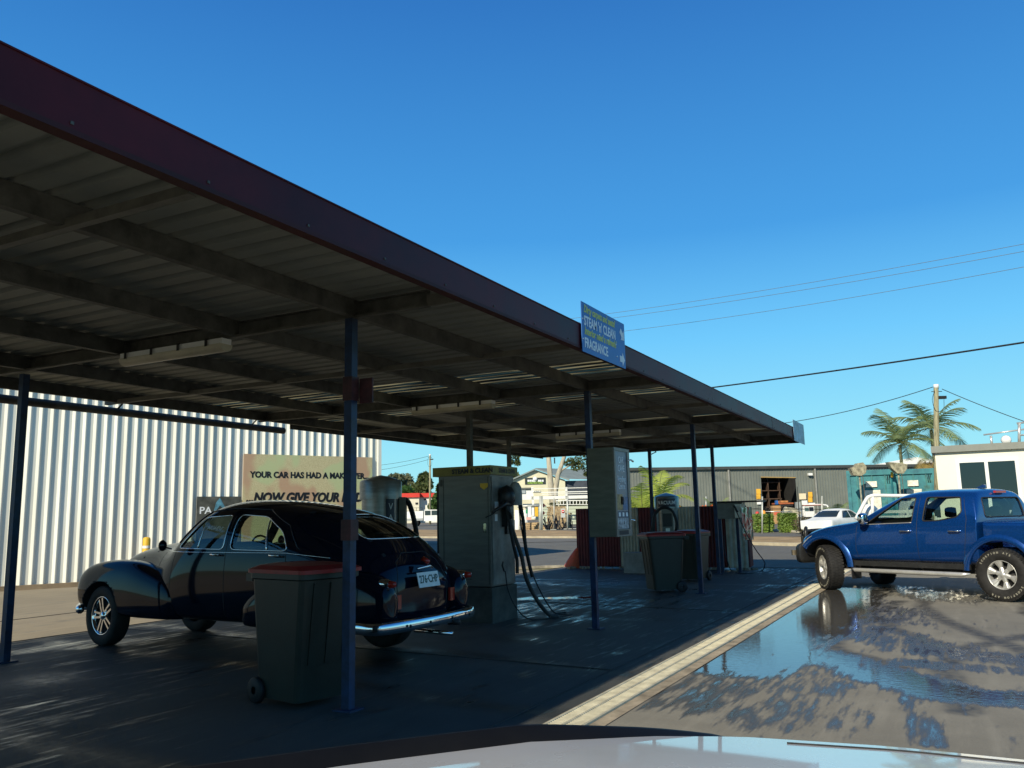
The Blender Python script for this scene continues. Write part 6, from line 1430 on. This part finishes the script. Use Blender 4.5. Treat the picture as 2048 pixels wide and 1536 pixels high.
b.build('tube_frame',MT['white'],r);lbox(r,'red_top_bar',mat('red rail',(.5,.12,.08),.5,0,.1,4),1606,1009,1646,1011,D-.1,.1)
lbox(r,'beacon_bar',MT['white'],1618,1005.5,1630,1009,D,.4);lbox(r,'mast',MT['alloy'],1596,1004,1601,1046,D,.4)
for u in(1614,1640):
    b=MB();b.T=Matrix.Translation(loc(r,u,1041,D)+Vector((0,.2,0)));b.lathe([(.2,-.12),(.38,-.12),(.38,.12),(.2,.12)],20,'y');b.build('wheel',MT['tyre'],r)
b=MB();
for i in range(5): b.tube([loc(r,1601,1015+i*5,D),loc(r,1590,1022+i*5,D)],.03,5)
b.build('lift_arms',MT['alloy'],r)
# white site office
D=19.5;ofr=root('site_office',1874,D,'white flat roofed site office with dark glass sliding door at right','site office',vb=1120,rz=rad(-29))
def OL(u,v):
    # intersect the pixel ray with the office front plane
    n=Vector((math.sin(-(FA+rad(14)))*-1,0,0));a=FA+rad(-29);fr=np.array([math.cos(a),math.sin(a),0]);nn=np.array([-fr[1],fr[0],0]);d=wray(u,v);o0=np.array(ofr.location)
    t=np.dot(o0-CP,nn)/np.dot(d,nn);return loc_(CP+d*t)
def loc_(p): return Matrix.Rotation(-ofr.rotation_euler.z,4,'Z')@(Vector(p)-ofr.location)
ow=mat('white office panel',(.80,.75,.60),.5,0,.04,1)
x0=OL(1874,950).x;x1=OL(2048,950).x+2.5;zt=OL(1874,906).z;dx0=OL(1915,960).x;dx1=OL(2041,960).x;dz1_=OL(1915,920).z;dz0_=.12
b=MB();b.box(x0,dx0,0,.08,0,zt);b.box(dx1,x1,0,.08,0,zt);b.box(dx0,dx1,0,.08,dz1_,zt);b.box(dx0,dx1,0,.08,0,dz0_);b.box(x0,x0+.08,.081,2.6,0,zt);b.box(x1-.08,x1,.081,2.6,0,zt);b.box(x0+.081,x1-.081,2.5,2.6,0,zt);b.box(x0+.081,x1-.081,.081,2.5,.02,.10);b.build('wall',ow,ofr)
b=MB();b.box(x0-.07,x1+.2,-.10,2.8,zt+.001,zt+.15);b.build('roof',mat('grey roof edge',(.22,.23,.20),.6,0,.1,3),ofr)
b=MB();f=.07
b.box(dx0,dx0+f,-.03,.05,dz0_+.001,dz1_);b.box(dx1-f,dx1,-.03,.05,dz0_+.001,dz1_);b.box(dx0+f,dx1-f,-.03,.05,dz1_-f,dz1_);b.box(dx0+f,dx1-f,-.03,.05,dz0_+.001,dz0_+f);mx_=dx0+(dx1-dx0)*.49;b.box(mx_-.035,mx_+.035,-.035,.055,dz0_+f,dz1_-f);b.build('door_frame',MT['white'],ofr)
b=MB();b.box(dx0+f,mx_-.035,.0,.008,dz0_+f,dz1_-f);b.build('door_pane',MT['glassdark'],ofr);b=MB();b.box(mx_+.035,dx1-f,.0,.008,dz0_+f,dz1_-f);b.build('door_pane',MT['glassdark'],ofr)
b=MB();b.box(x0+.1,x1-.1,2.3,2.48,.11,zt-.02);b.box(dx0+.5,dx0+.55,.6,2.3,.11,zt-.02);b.build('inner_wall',mat('dim interior lining',(.05,.05,.045),.9,0,.15,2),ofr)
box('desk',MT['interior'],ofr,mx_,dx1+.3,1.2,1.8,.11,.85)
b=MB();b.box(dx1-.28,dx1-.22,-.3,-.26,0,1.35);b.build('grey_stake',MT['alloy'],ofr)
b=MB();b.box(dx1-.05,dx1+.0,-.07,-.036,1.1,1.35);b.build('door_handle',MT['black'],ofr)
r=empty('rooftop_frames',tuple(ofr.location),ofr.rotation_euler.z,'light metal frames and lamps on the site office roof','roof frame')
b=MB();z=zt+.15;X=OL(1985,890).x
b.tube([(X,1,z),(X,1,z+.25)],.03,6);b.tube([(X-.15,1,z+.28),(X+.75,1,z+.36)],.02,6);b.tube([(X+.55,1,z),(X+.6,1,z+.52)],.035,6);b.tube([(X+.55,1,z+.50),(X+1.9,1,z+.62)],.025,6);b.tube([(X+.6,1,z+.22),(X+1.9,1,z+.30)],.02,6);b.tube([(X+.9,1,z+.0),(X+.9,1,z+.5)],.025,6);b.build('frame_tube',MT['alloy'],r)
for x in(.30,.95):
    b=MB();b.T=Matrix.Translation((X+x,1,z+.13));b.lathe([(0,-.10),(.09,-.08),(.11,0),(.07,.08),(0,.1)],14,'y');b.build('lamp',MT['white'],r)
